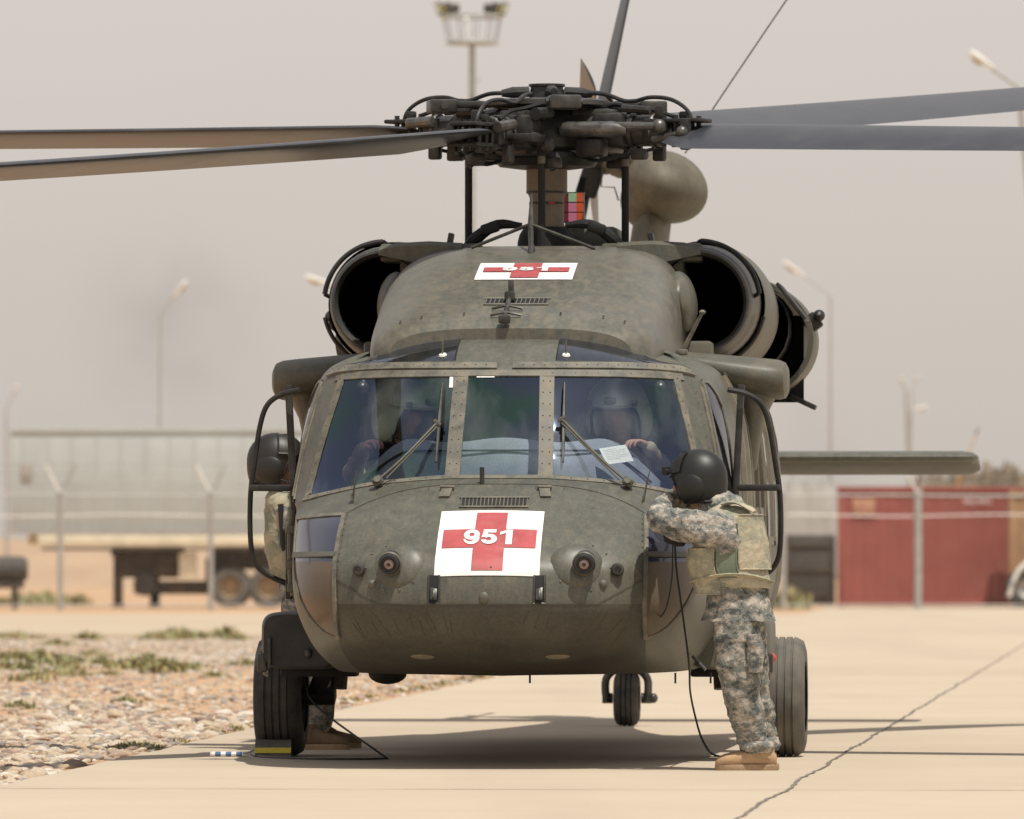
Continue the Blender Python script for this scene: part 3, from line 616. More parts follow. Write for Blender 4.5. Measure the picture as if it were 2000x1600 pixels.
# wire cutter and latch on the fairing front
mb = MB(); f1 = [PD(-.03, s, 0.03) for s in (2.25, 2.05, 1.85, 1.745)]; mb.tube(f1, [.016, .013, .012, .010], 8)
mb.box(PD(-.03, 2.1, 0.03), (.05, .12, .05), bev=.008); mb.box(f1[-1] + Vector((0, -.03, -.01)), (.06, .05, .045), bev=.01)
for s in (1.79, 1.9): mb.tube([PD(-.11, s, .012), PD(-.03, s, .03), PD(.05, s, .012)], .008, 6)
mb.box(PD(-.03, 2.2, 0.06), (.028, .05, .07), bev=.006)
hp(mb, 'wire_cutter', 'hub')
sm = MB()
for sg in (-1, 1):
    for s in (1.80, 1.83): 
        for x in (.25, .47, .58): sm.ell(PD(sg * x, s + .03, .002), (.006, .006, .006), 6, 4)
hp(sm, 'fastener', 'rivet')

# ---- nose fittings
def boss(x, z, sg):
    p, n = PN(x, z); ax = (n + Vector((0, -0.9, 0.0))).normalized()
    mb = MB(); rm = n.to_track_quat('Z', 'Y').to_matrix(); mb.ell(p - n * .012 + Vector((-sg * .03, .02, .012)), (.140, .125, .052), 28, 14, rm)
    b = hp(mb, 'light_boss', 'olive'); ax = Vector((0.03 * sg, -1, -0.12)).normalized()
    q = p + n * .045 + Vector((0, -.02, 0)); mb = MB()
    mb.lathe([(-.09, .056), (-.02, .054), (.0, .052), (.03, .050), (.040, .047), (.042, .039), (.030, .036), (.026, .001)], q, ax, 28, False); hd = hp(mb, 'lamp_housing', 'dark', b)
    mb = MB(); mb.lathe([(-.03, .0545), (-.012, .060), (.002, .060), (.010, .0535)], q, ax, 28, False); hp(mb, 'housing_ring', 'olive2', b)
    mb = MB(); mb.lathe([(.027, .025), (.034, .024), (.038, .017), (.040, .002)], q, ax, 24, False); hp(mb, 'lens', 'lens', b)
    mb = MB(); mb.lathe([(.0405, .010), (.044, .009), (.044, .001)], q, ax, 16, False); hp(mb, 'lens_centre', 'dark', b)
    fs = MB()
    for k in range(10):
        an = 2 * math.pi * k / 10; c_ = PF(x + .135 * math.cos(an), z + .115 * math.sin(an), .002); fs.ell(c_, (.006, .006, .006), 6, 4)
    hp(fs, 'fastener', 'trim', b)
for sg in (-1, 1):
    boss(sg * .475, 1.003, sg)
    p, n = PN(sg * .642, .995); mb = MB(); ax = Vector((sg * .12, -1, 0)).normalized()
    mb.lathe([(-.05, .034), (.035, .032), (.048, .026), (.05, .016), (.042, .012), (.042, .001)], p, ax, 18, False); hp(mb, 'sensor_stud', 'hub')
    p, n = PN(sg * .575, .925); mb = MB(); mb.ell(p, (.020, .022, .020), 14, 8); hp(mb, 'button_cap', 'trim')
    # latch: recess, plate, lever
    mb = MB(); mb.mi = 0
    mb.grid([[PF(sg * .262 + x, z, .005) for x in np.linspace(-.026, .026, 3)] for z in np.linspace(.832, .965, 7)]); mb.mi = 1
    for x in (-.026, .026): mb.tube([PF(sg * .262 + x, z, .006) for z in np.linspace(.83, .965, 7)], .0055, 5)
    c_ = PF(sg * .262, .875, .008); mb.box(c_, (.034, .012, .07), (R(-28), 0, 0), bev=.003); mb.box(c_ + Vector((0, -.012, -.005)), (.012, .014, .045), (R(-28), 0, 0), bev=.003)
    mb.tube([PF(sg * .262 + x, .826, .006) for x in (-.03, .03)], .006, 5)
    hp(mb, 'door_latch', None, mats=[M['black'], M['hub']], fix=False)
    # hinge
    p, n = PN(sg * .25, 1.375); rm = n.to_track_quat('Z', 'Y').to_matrix(); mb = MB(); mb.box(p + n * .006, (.055, .085, .014), rm, bev=.003)
    mb.box(p + n * .012 + rm @ Vector((0, .045, 0)), (.075, .016, .02), rm, bev=.004); hp(mb, 'hinge', 'trim')
p, n = PN(-.012, .855); mb = MB(); mb.ell(p, (.026, .016, .03), 14, 8); hp(mb, 'button_cap', 'olive2')
p, n = PN(.02, 1.005); mb = MB(); mb.ell(p, (.010, .012, .008), 10, 6); hp(mb, 'button_cap', 'rivet')
p, n = PN(-.075, 1.425); mb = MB(); mb.tube([p - Vector((0, 0, .02)), p + Vector((0, 0, .085))], .012, 10); hp(mb, 'temperature_probe', 'dark')
for sg in (-1, 1):                                     # thin whisker probes and blade fin beside the wipers
    p, n = PN(sg * .735, 1.335); mb = MB(); mb.tube([p, p + Vector((sg * -.012, -.02, .10)), p + Vector((sg * -.02, -.03, .16))] if sg < 0 else [p, p + Vector((.02, -.02, .10)), p + Vector((.035, -.03, .16))], [.006, .005, .002], 6)
    mb.box(p + Vector((0, 0, .015)), (.008, .05, .06), (0, R(sg * 12), 0), bev=.002); hp(mb, 'probe_fin', 'olive2')

# ---- wipers
for sg in (-1, 1):
    def GP(u, v, o=.02):
        p = SURF(sg * u, v); return p + Vector((0, -o * 1.3, o * .8))
    piv = GP(3.02, V9 - .28, .03); el = GP(2.28, V9 + .95, .03)
    if sg > 0: piv = GP(3.12, V9 - .30, .03); el = GP(2.22, V9 + 1.02, .03)
    wp = empty('wiper', parent=HELI)
    mb = MB(); mid = piv.lerp(el, .45) + Vector((0, -.015, -.012)); mb.tube(spline([piv, mid, el], 6), .0075, 6)
    pv2 = piv + Vector((sg * -.045, .0, .012)); mb.tube(spline([pv2, pv2.lerp(el, .5) + Vector((0, -.01, -.01)), el + Vector((0, -.012, -.02))], 6), .0045, 6)
    mb.box(piv, (.055, .04, .045), (0, R(sg * 35), 0), bev=.008); mb.tube([piv + Vector((0, .05, -.03)), piv + Vector((0, -.03, .01))], .018, 10)
    mb.box(el, (.045, .02, .02), (0, R(-sg * 40), 0), bev=.004); hp(mb, 'wiper_arm', 'olive2', wp)
    mb = MB(); a = GP(2.27, V9 + 1.72, .018); b = GP(2.24, V9 + .28, .018); m_ = a.lerp(b, .5) + Vector((0, -.012, 0))
    mb.tube([a, m_, b], [.005, .0105, .006], 6); mb.tube([a + Vector((0, .012, 0)), b + Vector((0, .012, 0))], .004, 4); hp(mb, 'wiper_blade', 'hub', wp)

for px0, px1, py0, py1 in ((930, 965, 731, 737), (877, 884, 735, 757)):
    a = L(px0, py1, 1.2); b = L(px1, py0, 1.2); q = [BV.ray_cast(Vector((x, -3, z)), Vector((0, 1, 0)))[0] + Vector((0, -.006, 0)) for x, z in ((a.x, a.z), (b.x, a.z), (b.x, b.z), (a.x, b.z))]
    mb = MB(); mb.add(q, [(0, 1, 2, 3)]); hp(mb, 'placard', 'paper', fix=False, smooth=False)
# ---- cockpit inside
mb = MB()
pts = []
for a in np.linspace(-1, 1, 41):
    x = a * .78; hump = 1.655 + .012 * math.cos(a * 9) - .20 * max(0, abs(a) - .62) ** 1.5 / .38 ** 1.5
    col = [Vector((x, 1.02 + .35 * abs(a) ** 2.2, 1.30)), Vector((x, 1.16 + .3 * abs(a) ** 2.2, hump - .12)), Vector((x, 1.22 + .3 * abs(a) ** 2.2, hump - .03)), Vector((x, 1.27 + .3 * abs(a) ** 2.2, hump)), Vector((x, 1.75, hump + .0))]
    pts.append(col)
mb.grid(pts); hp(mb, 'instrument_hood', 'shield', ang=60)
mb = MB(); mb.tube([Vector((x, 1.205 + .3 * abs(x / .78) ** 2.2 - .02, 1.60 - .20 * max(0, abs(x / .78) - .62) ** 1.5 / .38 ** 1.5)) for x in np.linspace(-.74, .74, 41)], .006, 6); hp(mb, 'hood_piping', 'interior')
mb = MB(); mb.box((0, 2.9, 1.30), (2.1, .03, 1.45)); mb.box((0, 1.9, .75), (1.7, 1.6, .03)); hp(mb, 'cabin_bulkhead', 'interior', smooth=False)
mb = MB(); mb.box((0, 1.72, 2.06), (.46, .5, .12), bev=.02); mb.box((0, 1.5, 2.0), (.3, .12, .06), bev=.01); hp(mb, 'overhead_panel', 'interior')
for sg in (-1, 1):
    st = MB(); st.box((sg * .56, 2.52, 1.45), (.50, .12, .85), (R(8), 0, 0), bev=.04); st.box((sg * .56, 2.25, 1.05), (.5, .5, .12), bev=.04); st.box((sg * .56, 2.60, 1.93), (.26, .08, .2), bev=.03); hp(st, 'cockpit_seat', 'interior')
    c_ = L(708 if sg < 0 else 1290, 757, 1.75); lt = MB(); lt.ell(c_, (.034, .05, .034), 16, 10); lt.tube([c_, c_ + Vector((0, .05, .08))], .015, 8); hp(lt, 'map_light', 'steel')

# ---- engine intakes, cowlings, exhausts
for sg in (-1, 1):
    cx, cz = sg * .850, 2.437
    mb = MB(); mb.mi = 0
    mb.lathe([(.55, .325), (.30, .312), (.10, .298), (.03, .290), (.0, .279), (-.002, .267), (.02, .252), (.10, .242)], (cx, 3.98, cz), (0, 1, 0), 48, False)
    hp(mb, 'intake_ring', 'ring')
    mb = MB(); mb.lathe([(.06, .2455), (.6, .20), (.62, .001)], (cx, 3.98, cz), (0, 1, 0), 40, False); hp(mb, 'intake_duct', 'blackin')
    mb = MB(); mb.lathe([(.56, .338), (.62, .355), (.9, .368), (1.5, .372), (2.3, .36), (2.9, .32), (2.95, .05)], (cx * .985, 3.98, cz - .01), (0, 1, 0), 48, False); hp(mb, 'engine_cowling', 'olive2')
    mb = MB(); mb.ell((sg * .775, 3.78, 2.43), (.085, .30, .165), 22, 14, (0, R(sg * -8), 0)); hp(mb, 'fairing_blister', 'olive')
    mb = MB(); mb.lathe([(.505, .342), (.56, .344), (.562, .28)], (cx, 3.98, cz), (0, 1, 0), 48, False); hp(mb, 'cowling_gap_band', 'blackin')  # near-black ring painted in for the shade of the open gap
    # strap that stands off the cowling
    mb = MB(); arc_ = []
    for t in np.linspace(R(8), R(88), 16): arc_.append(Vector((cx + sg * math.cos(t) * .332, 4.12, cz + math.sin(t) * .332)))
    mb.tube(arc_, .014, 8); mb.tube([arc_[-1], arc_[-1] + Vector((sg * -.05, .06, -.035))], .012, 6); mb.tube([arc_[0], arc_[0] + Vector((-sg * .04, .03, -.02))], .012, 6)
    arc_ = [Vector((cx + sg * math.cos(t) * .352, 4.3, cz + math.sin(t) * .352)) for t in np.linspace(R(-70), R(-12), 14)]
    mb.tube(arc_, .012, 8); hp(mb, 'cowling_strap', 'dark')
    # top deck between fairing and engine, and shelf below the intake
    mb = MB(); mb.box((sg * .60, 5.35, 2.705), (.55, 2.6, .10), bev=.02); mb.box((sg * .62, 5.3, 2.5), (.30, 2.4, .4), bev=.02); mb.box((sg * .66, 5.0, 2.14), (.56, 2.4, .16), bev=.02); hp(mb, 'engine_deck', 'olive2')
    rg = []
    for s_, g_ in ((3.93, .0), (3.96, .02), (4.2, .02)):
        rg.append([Vector((sg * x, s_, z)) for x, z in ((.42, 2.60), (.42, 2.735 + g_), (.60, 2.745 + g_), (.78, 2.735 + g_), (.87, 2.715 + g_), (.87, 2.69), (.68, 2.65), (.60, 2.60))])
    mb = MB().rings(rg); hp(mb, 'deck_plate', 'olive', smooth=False)
    mb = MB(); q = L(880 if sg < 0 else 1272, 468, 4.3); mb.box(q, (.03, .08, .07), (0, R(sg * -10), 0), bev=.006); mb.box(q - Vector((0, 0, .03)), (.09, .10, .02), bev=.004); hp(mb, 'lifting_lug', 'hub')
    # exhaust suppressor: hollow scoop behind the cowling
    mb = MB(); outer = []; inner = []
    for k in range(25):
        t = R(-80 + 150 * k / 24)
        for lst, rr in ((outer, 1.0), (inner, .93)):
            lst.append([Vector((sg * (.92 + .46 * rr * math.cos(t) * f), s_, 2.30 + .37 * rr * math.sin(t) * f)) for s_, f in ((6.9, .98), (7.0, 1.0), (7.5, 1.0), (8.2, .8))])
    mb.grid(outer); mb.grid(inner); mb.grid([[o_[0] for o_ in outer], [i_[0] for i_ in inner]]); ex = hp(mb, 'exhaust_suppressor', 'olive2')
    mb = MB(); mb.lathe([(6.6, .26), (7.6, .27), (7.6, .01)], (sg * .98, 0, 2.36), (0, 1, 0), 20, False); mb.box((sg * 1.15, 7.3, 2.2), (.3, .02, .5)); hp(mb, 'exhaust_duct', 'black', ex)
    mb = MB(); mb.box((sg * 1.27, 6.5, 2.50), (.02, .7, .26), (0, R(sg * -38), 0), bev=.004); mb.box((sg * 1.36, 7.0, 2.40), (.09, .12, .10), (0, R(sg * -38), 0), bev=.012); mb.ell((sg * 1.40, 6.95, 2.44), (.035, .05, .035), 10, 6); mb.box((sg * 1.30, 7.2, 1.95), (.16, .2, .03), (0, R(sg * 25), 0), bev=.006); hp(mb, 'shroud_flap', 'dark', ex)
    # stub fairing
    rg = []
    for x, z, rr, rz in ((.80, 2.10, .26, .05), (.95, 2.065, .30, .075), (1.10, 2.035, .31, .092), (1.25, 2.01, .30, .104), (1.32, 2.0, .295, .106), (1.352, 1.997, .27, .095), (1.366, 1.996, .22, .07), (1.37, 1.996, .1, .02)):
        rg.append([Vector((sg * x, 3.3 + rr * sup(t, 2.6)[0], z + rz * sup(t, 2.6)[1])) for t in np.linspace(0, 2 * math.pi, 28, endpoint=False)])
    mb = MB().rings(rg); hp(mb, 'stub_fairing', 'olive2')
    rg = []
    for x, z, rr, wd in ((1.22, 1.96, .22, .12), (1.20, 1.88, .2, .085), (1.185, 1.80, .17, .06), (1.17, 1.68, .14, .05), (1.16, 1.52, .10, .035)):
        rg.append([Vector((sg * (x + wd * sup(t, 2.4)[0]), 3.35 + rr * sup(t, 2.4)[1], z)) for t in np.linspace(0, 2 * math.pi, 20, endpoint=False)])
    mb = MB().rings(rg); hp(mb, 'stub_strut', 'olive2')
    # open cockpit door: tubular rim, cross bar, thin pane
    pl = [(585, 762), (548, 771), (520, 792), (505, 835), (494, 905), (486, 960), (484, 1030), (488, 1085), (503, 1113), (530, 1130), (565, 1144)]
    P_ = [L(a, b, 1.92) for a, b in pl]; P_ = [Vector((sg * abs(p.x), p.y + .02 * k, p.z)) for k, p in enumerate(P_)]
    dr = empty('cockpit_door', parent=HELI)
    mb = MB(); mb.tube(spline(P_, 6), .0145, 8); hp(mb, 'door_rim', 'dark', dr)
    bz = L(486, 953, 1.92).z; mb = MB(); mb.box((sg * 1.262, 2.0, bz), (.235, .05, .034), bev=.008); mb.box((sg * 1.15, 2.0, 1.45), (.035, .05, 1.0), (0, R(sg * 3), 0), bev=.006); mb.box((sg * 1.17, 2.0, 1.02), (.035, .06, .36), bev=.006); hp(mb, 'door_bar', 'dark', dr)
    pv = spline(P_, 2); cen = Vector((sg * 1.14, 2.0, 1.42)); mb = MB(); mb.add([cen] + pv, [(0, k + 1, k + 2) for k in range(len(pv) - 1)]); hp(mb, 'door_pane', 'clear', dr, fix=False)
    # cockpit door hinges and jettison handle bits on the fuselage edge
    mb = MB()
    for z in (1.20, 1.02, .90): mb.box(PS(sg, 1.62, z, .02), (.05, .10, .045), bev=.008)
    mb.tube([PS(sg, 1.6, z, .02) for z in np.linspace(.86, 1.3, 8)], .018, 8); hp(mb, 'door_hinge', 'olive2')
# pitot mast in front of the right intake, small probes on roof windows
a = L(1332, 688, 2.35); b = L(1372, 610, 2.3); mb = MB(); mb.tube([a, b], [.014, .009], 8); mb.ell(b, (.018, .02, .013), 10, 6); mb.box(a, (.06, .1, .03), bev=.006); hp(mb, 'air_probe', 'trim')
for px in (866, 1107):
    p = L(px, 697, 1.45); h = BV.ray_cast(Vector((p.x, -2, p.z)), Vector((0, 1, 0))); q = h[0] + Vector((0, -.01, .006))
    mb = MB(); mb.lathe([(0, .022), (.008, .018), (.010, .001)], q, h[1] if h[1].z > 0 else -h[1], 16, False); mb.obj('probe_base', M['glintwhite'], HELI)  # white disc colour stands for a glint at the probe foot
    mb = MB(); mb.tube([q, q + Vector((0, -.01, .075))], .005, 6); hp(mb, 'roof_probe', 'trim')
# antennas
# ---- belly bits
mb = MB(); q = L(757, 1310, 1.9); mb.ell((q.x, 1.9, .455), (.10, .12, .055), 18, 10); hp(mb, 'belly_antenna', 'black')
for px in (1035, 1319, 1388):
    q = L(px, 1312, 2.0); mb = MB(); mb.tube([(q.x, 2.0, .46), (q.x, 2.0, .405)], .006, 6); hp(mb, 'drain_pipe', 'dark')
for px in (832, 1095):
    q = L(px, 1282, .6); p, n = PN(q.x, q.z); mb = MB(); rm = n.to_track_quat('Z', 'Y').to_matrix(); mb.ell(p, (.062, .05, .006), 20, 6, rm); hp(mb, 'access_disc', 'louvre')
mb = MB(); a = L(1346, 1280, 1.2); b = L(1378, 1308, 1.35); mb.tube([PF(a.x, a.z, .01), b], .009, 6); hp(mb, 'step_rod', 'steel')

# ---- landing gear
for sg in (-1, 1):
    wl_ = empty('main_wheel', parent=HELI)
    c_ = Vector((sg * 1.335, 3.3, .318)); prof = [(-.125, .19), (-.128, .25), (-.115, .295), (-.085, .312)]
    for k in (-.06, -.02, .02, .06): prof += [(k - .006, .318), (k - .004, .309), (k + .004, .309), (k + .006, .318)]
    prof += [(.085, .312), (.115, .295), (.128, .25), (.125, .19)]
    mb = MB(); mb.lathe(prof, c_, (1, 0, 0), 56, False); hp(mb, 'tyre', 'rubber' if sg < 0 else 'rubberpale', wl_, ang=60)  # right tyre takes the paler rubber: sunlight put into its colour
    mb = MB(); mb.lathe([(-.11, .001), (-.11, .05), (-.07, .06), (-.06, .17), (-.115, .195), (.115, .195), (.06, .17), (.07, .05), (.10, .045), (.10, .001)], c_, (1, 0, 0), 32, False); hp(mb, 'rim', 'hub', wl_)
    # trailing arm and drag beam fairing with rounded upper outer corner
    rg = []
    for s_, f in ((1.98, .9), (2.02, .97), (2.1, 1), (2.75, 1), (2.8, .9)):
        rg.append([Vector((sg * (1.115 + .208 * f * sup(t, 5)[0]), s_, .625 + .15 * f * sup(t, 5)[1])) for t in np.linspace(0, 2 * math.pi, 32, endpoint=False)])
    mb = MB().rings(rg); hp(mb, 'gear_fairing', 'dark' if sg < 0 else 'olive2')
    mb = MB(); mb.tube([(sg * 1.29, 2.1, .50), (sg * 1.30, 2.2, .46)], .03, 8); mb.box((sg * 1.27, 1.965, .56), (.018, .03, .16), bev=.004); mb.box((sg * 1.315, 2.03, .51), (.05, .06, .10), bev=.01); mb.ell((sg * 1.07, 1.97, .56), (.022, .02, .026), 8, 6); hp(mb, 'gear_fitting', 'hub')
    mb = MB(); mb.tube([(sg * 1.02, 2.9, .56), (sg * 1.14, 3.25, .36)], [.055, .045], 10); mb.tube([(sg * 1.05, 3.3, .32), (sg * 1.25, 3.3, .32)], .05, 12); mb.box((sg * 1.08, 2.75, .455), (.40, .2, .05), bev=.01); hp(mb, 'gear_arm', 'black')
    mb = MB(); mb.tube([(sg * 1.02, 3.2, .36), (sg * .98, 3.3, 1.0)], .045, 10); hp(mb, 'shock_strut', 'dark')
q = L(1508, 1285, 2.2); mb = MB(); mb.ell(q, (.022, .03, .025), 12, 8); mb.tube([q, q + Vector((-.06, 0, 0))], .012, 6); hp(mb, 'safety_pin', 'redcap')

tw = empty('tail_wheel', parent=HELI); ty = 12.2; tz = .175
mb = MB(); prof = [(-.075, .08), (-.080, .13), (-.064, .163)]
for k in (-.032, 0, .032): prof += [(k - .005, .175), (k - .003, .167), (k + .003, .167), (k + .005, .175)]
prof += [(.064, .163), (.080, .13), (.075, .08)]
mb.lathe(prof, (0, ty, tz), (1, 0, 0), 40, False); hp(mb, 'tyre', 'rubber', tw, ang=60)
mb = MB(); mb.lathe([(-.07, .001), (-.07, .085), (.07, .085), (.07, .001)], (0, ty, tz), (1, 0, 0), 24, False); hp(mb, 'rim', 'hub', tw)
mb = MB(); fk = [Vector((sg_ * x, ty - .02, z)) for sg_, x, z in ((-1, .125, .15), (-1, .135, .23), (-1, .128, .30), (-1, .08, .35), (1, 0, .365), (1, .08, .35), (1, .128, .30), (1, .135, .23), (1, .125, .15))]
mb.tube(spline(fk, 5), .026, 10); 
for sg in (-1, 1): mb.tube([(sg * .09, ty, tz), (sg * .155, ty, tz)], .033, 12)
mb.ell((.165, ty, tz), (.03, .035, .032), 12, 8); mb.tube([(0, ty - .02, .36), (0, ty - .05, .62)], .065, 14); mb.box((0, ty - .02, .40), (.22, .18, .06), bev=.02); hp(mb, 'wheel_fork', 'hub', tw)

# ---- tail boom, fin, stabilator
rg = []
for s_, hw, z0, z1 in ((8.6, .72, .72, 1.98), (9.6, .55, .80, 1.90), (11, .38, .86, 1.78), (12.6, .25, .74, 1.72), (13.6, .19, .95, 1.85), (14.6, .13, 1.2, 2.3)):
    rg.append([Vector((hw * sup(t, 2.6)[0], s_, (z0 + z1) / 2 + (z1 - z0) / 2 * sup(t, 2.6)[1])) for t in np.linspace(0, 2 * math.pi, 28, endpoint=False)])
mb = MB().rings(rg); hp(mb, 'tail_boom', 'olive')
rg = []
for z, s0, s1, hw, xo in ((1.4, 12.9, 14.4, .17, 0), (2.0, 13.2, 14.7, .15, 0), (2.6, 13.6, 14.95, .135, -.01), (3.0, 13.85, 15.1, .125, 0), (3.25, 14.0, 15.15, .12, .03), (3.45, 14.2, 15.1, .08, .05)):
    rg.append([Vector((xo + hw * sup(t, 2.2)[0], (s0 + s1) / 2 + (s1 - s0) / 2 * sup(t, 2.2)[1], z)) for t in np.linspace(0, 2 * math.pi, 28, endpoint=False)])
mb = MB().rings(rg); hp(mb, 'tail_fin', 'bulb')
mb = MB(); mb.ell((.13, 14.35, 3.485), (.285, .55, .232), 32, 18, (0, R(22), 0)); mb.ell((.02, 14.4, 3.40), (.19, .4, .20), 24, 14); mb.ell((-.14, 14.4, 3.66), (.15, .3, .12), 18, 10); hp(mb, 'tail_gearbox', 'bulb')
rg = []
for x, f in [(-2.19, .1), (-2.18, .5), (-2.15, .85), (-2.08, 1)] + [(x, 1) for x in np.linspace(-1.9, 1.9, 20)] + [(2.08, 1), (2.15, .85), (2.18, .5), (2.19, .1)]:
    rg.append([Vector((x, 13.75 + .5 * (.6 + .4 * f) * sup(t, 2.0)[0], 1.672 + .066 * f * sup(t, 2.0)[1] - .07 * (.5 * sup(t, 2.0)[0]))) for t in np.linspace(0, 2 * math.pi, 24, endpoint=False)])
mb = MB().rings(rg); mb.m = [1 if f_ and len(f_) == 4 and (sum(mb.v[i].z for i in f_) / 4 < 1.667) else 0 for f_ in mb.f]; hp(mb, 'stabilator', None, mats=[M['olive'], M['belly']])  # lower half darkened: its shade is painted in
# whip antenna on the gearbox fairing and small loop antenna
a = L(1338, 300, 14.3); b = L(1390, 217, 14.3); c_ = L(1465, 105, 14.3); d_ = L(1560, -35, 14.3)
mb = MB(); mb.tube(spline([a, b, c_, d_], 6), .0052, 6); hp(mb, 'whip_antenna', 'dark')
lp = [(1178, 310), (1174, 365), (1200, 366), (1208, 392)]; mb = MB(); mb.tube([L(x, y, 13.9) for x, y in lp], .006, 6); hp(mb, 'loop_antenna', 'dark')
# tail rotor
th = L(1184, 303, 14.5); trr = empty('tail_rotor', parent=HELI)
mb = MB(); mb.tube([th, Vector((.05, 14.5, 3.55))], .07, 12); mb.ell(th, (.10, .13, .13), 16, 10); mb.box(th + Vector((-.08, 0, -.02)), (.10, .5, .06), bev=.01); mb.box(th + Vector((-.09, 0, -.12)), (.14, .10, .32), (0, R(18), 0), bev=.02); hp(mb, 'tail_hub', 'dark', trr)
def airfoil(n=14, t=.1):
    up = []; lo = []
    for k in range(n + 1):
        x = (1 - math.cos(math.pi * k / n)) / 2; y = 5 * t * (.2969 * math.sqrt(x) - .126 * x - .3516 * x * x + .2843 * x ** 3 - .1036 * x ** 4)
        up.append((x - .3, y + .012 * (1 - (2 * x - 1) ** 2))); lo.append((x - .3, -y * .8 + .012 * (1 - (2 * x - 1) ** 2)))
    return up + lo[-2:0:-1]
AF = airfoil()
def blade_mb(o, d, le, stations):                      # d: span direction, le: leading edge direction; stations (r, chord, pitch, dz, sweep)
    d = d.normalized(); le = (le - d * le.dot(d)).normalized(); upv = d.cross(le); upv = upv if upv.z > 0 or abs(upv.z) < .3 else -upv; rg = []
    for r, ch, pt, dz_, swp in stations:
        c0 = o + d * r + Vector((0, 0, dz_)) - le * swp; cp, sp_ = math.cos(pt), math.sin(pt)
        rg.append([c0 + (le * cp + upv * sp_) * (-x * ch) + (upv * cp - le * sp_) * (y * ch) for x, y in AF])
    return MB().rings(rg)
tr_t = Vector((.205, 0, .979)).normalized()
for d, le in ((tr_t, Vector((0, -1, 0))), (-tr_t, Vector((0, 1, 0))), (Vector((.05, -1, .25)), Vector((.2, 0, -1))), (Vector((-.05, 1, -.25)), Vector((-.2, 0, 1)))):
    dd = d.normalized(); upv = dd.cross(le)
    mb = MB(); rg = []; lev = (le - dd * le.dot(dd)).normalized(); nv = dd.cross(lev)
    for r, ch, pt in ((.16, .16, .5), (.35, .22, .42), (.55, .25, .36), (1.2, .25, .26), (1.64, .25, .2), (1.675, .2, .2)):
        rg.append([th + Vector((-.08, 0, 0)) + dd * r + (lev * math.cos(pt) + nv * math.sin(pt)) * (-x * ch) + (nv * math.cos(pt) - lev * math.sin(pt)) * (y * ch) for x, y in AF])
    hp(mb.rings(rg), 'tail_rotor_blade', 'blade', trr)

# ---- mast and main rotor
HC = Vector((0, 4.55, 3.39))
mb = MB(); mb.lathe([(2.70, .10), (2.86, .102), (2.88, .094), (3.02, .094), (3.06, .112), (3.24, .112), (3.25, .05)], (0, 4.55, 0), (0, 0, 1), 36, False)
hp(mb, 'rotor_mast', 'mastbrown')
mb = MB(); mb.lathe([(0, .113), (.012, .113)], (0, 4.55, 3.045), (0, 0, 1), 36, False); mb.lathe([(0, .0975), (.012, .0975)], (0, 4.55, 2.985), (0, 0, 1), 36, False); hp(mb, 'mast_band', 'dark')
mb = MB(); mb.box((.035, 4.447, 2.99), (.032, .006, .008)); hp(mb, 'index_mark', 'redcap')
mb = MB(); mb.lathe([(2.60, .17), (2.78, .16), (2.82, .15), (2.86, .125)], (0, 4.55, 0), (0, 0, 1), 32, False); hp(mb, 'swashplate', 'black')
for sg in (-1, 1):
    mb = MB(); mb.tube(spline([(sg * .12, 4.3, 2.86), (sg * .25, 4.28, 2.865), (sg * .36, 4.3, 2.80), (sg * .44, 4.35, 2.72)], 4), [.020, .024, .030, .034, .036, .038, .040, .042, .045, .045, .04, .035, .03], 10, flat=.8)
    mb.box((sg * .29, 4.26, 2.845), (.10, .08, .06), (0, R(sg * 18), 0), bev=.015); hp(mb, 'scissor_link', 'black')
mb = MB(); mb.box((0.22, 4.95, 2.80), (.34, .5, .14), bev=.04); hp(mb, 'deck_hump', 'olive2')
q = L(1037, 487, 3.75); mb = MB(); top = L(1038, 378, 3.95)
mb.tube([L(1038, 505, 3.5), L(1036, 440, 3.72), top], [.012, .016, .006], 8)
for px, py in ((921, 484), (1163, 486)): mb.tube([L(1036, 438, 3.72), L(px, py, 3.75)], .0095, 8)
mb.ell(L(1038, 488, 3.6), (.02, .025, .035), 10, 8); hp(mb, 'brace_tripod', 'hub')
# coloured beacon block behind the mast
bb = empty('colour_panel_box', parent=HELI); b0 = L(1098, 434, 5.6); b1 = L(1140, 376, 5.6); cxm = (b0.x + b1.x) / 2; wx = b1.x - b0.x; hz = (b1.z - b0.z)
mb = MB(); mb.box((cxm, 5.665, (b0.z + b1.z) / 2), (wx * .98, .10, hz)); 
for k in range(4): mb.box((cxm, 5.655, b0.z + hz * k / 3), (wx * 1.03, .104, .005))
hp(mb, 'panel_core', 'dark', bb, smooth=False)
pc = {'g': mat('panel_green', (.30, .50, .31), .5, var=.05), 'p': mat('panel_pink', (.55, .18, .30), .5, var=.05), 'o': mat('panel_orange', (.60, .10, .035), .5, var=.05), 'm': mat('panel_maroon', (.13, .02, .025), .5, var=.05)}
for r_, cols in enumerate(('mpo', 'mpo', 'mgo')):
    for k, (c0_, c1_) in enumerate(((0.03, .28), (.30, .66), (.68, .97))):
        mb = MB(); mb.box((b0.x + wx * (c0_ + c1_) / 2, 5.61, b0.z + hz * (r_ + .5) / 3), (wx * (c1_ - c0_) * 1.04, .02, hz / 3 - .006)); mb.obj('colour_panel', pc[cols[k]], bb, smooth=False)
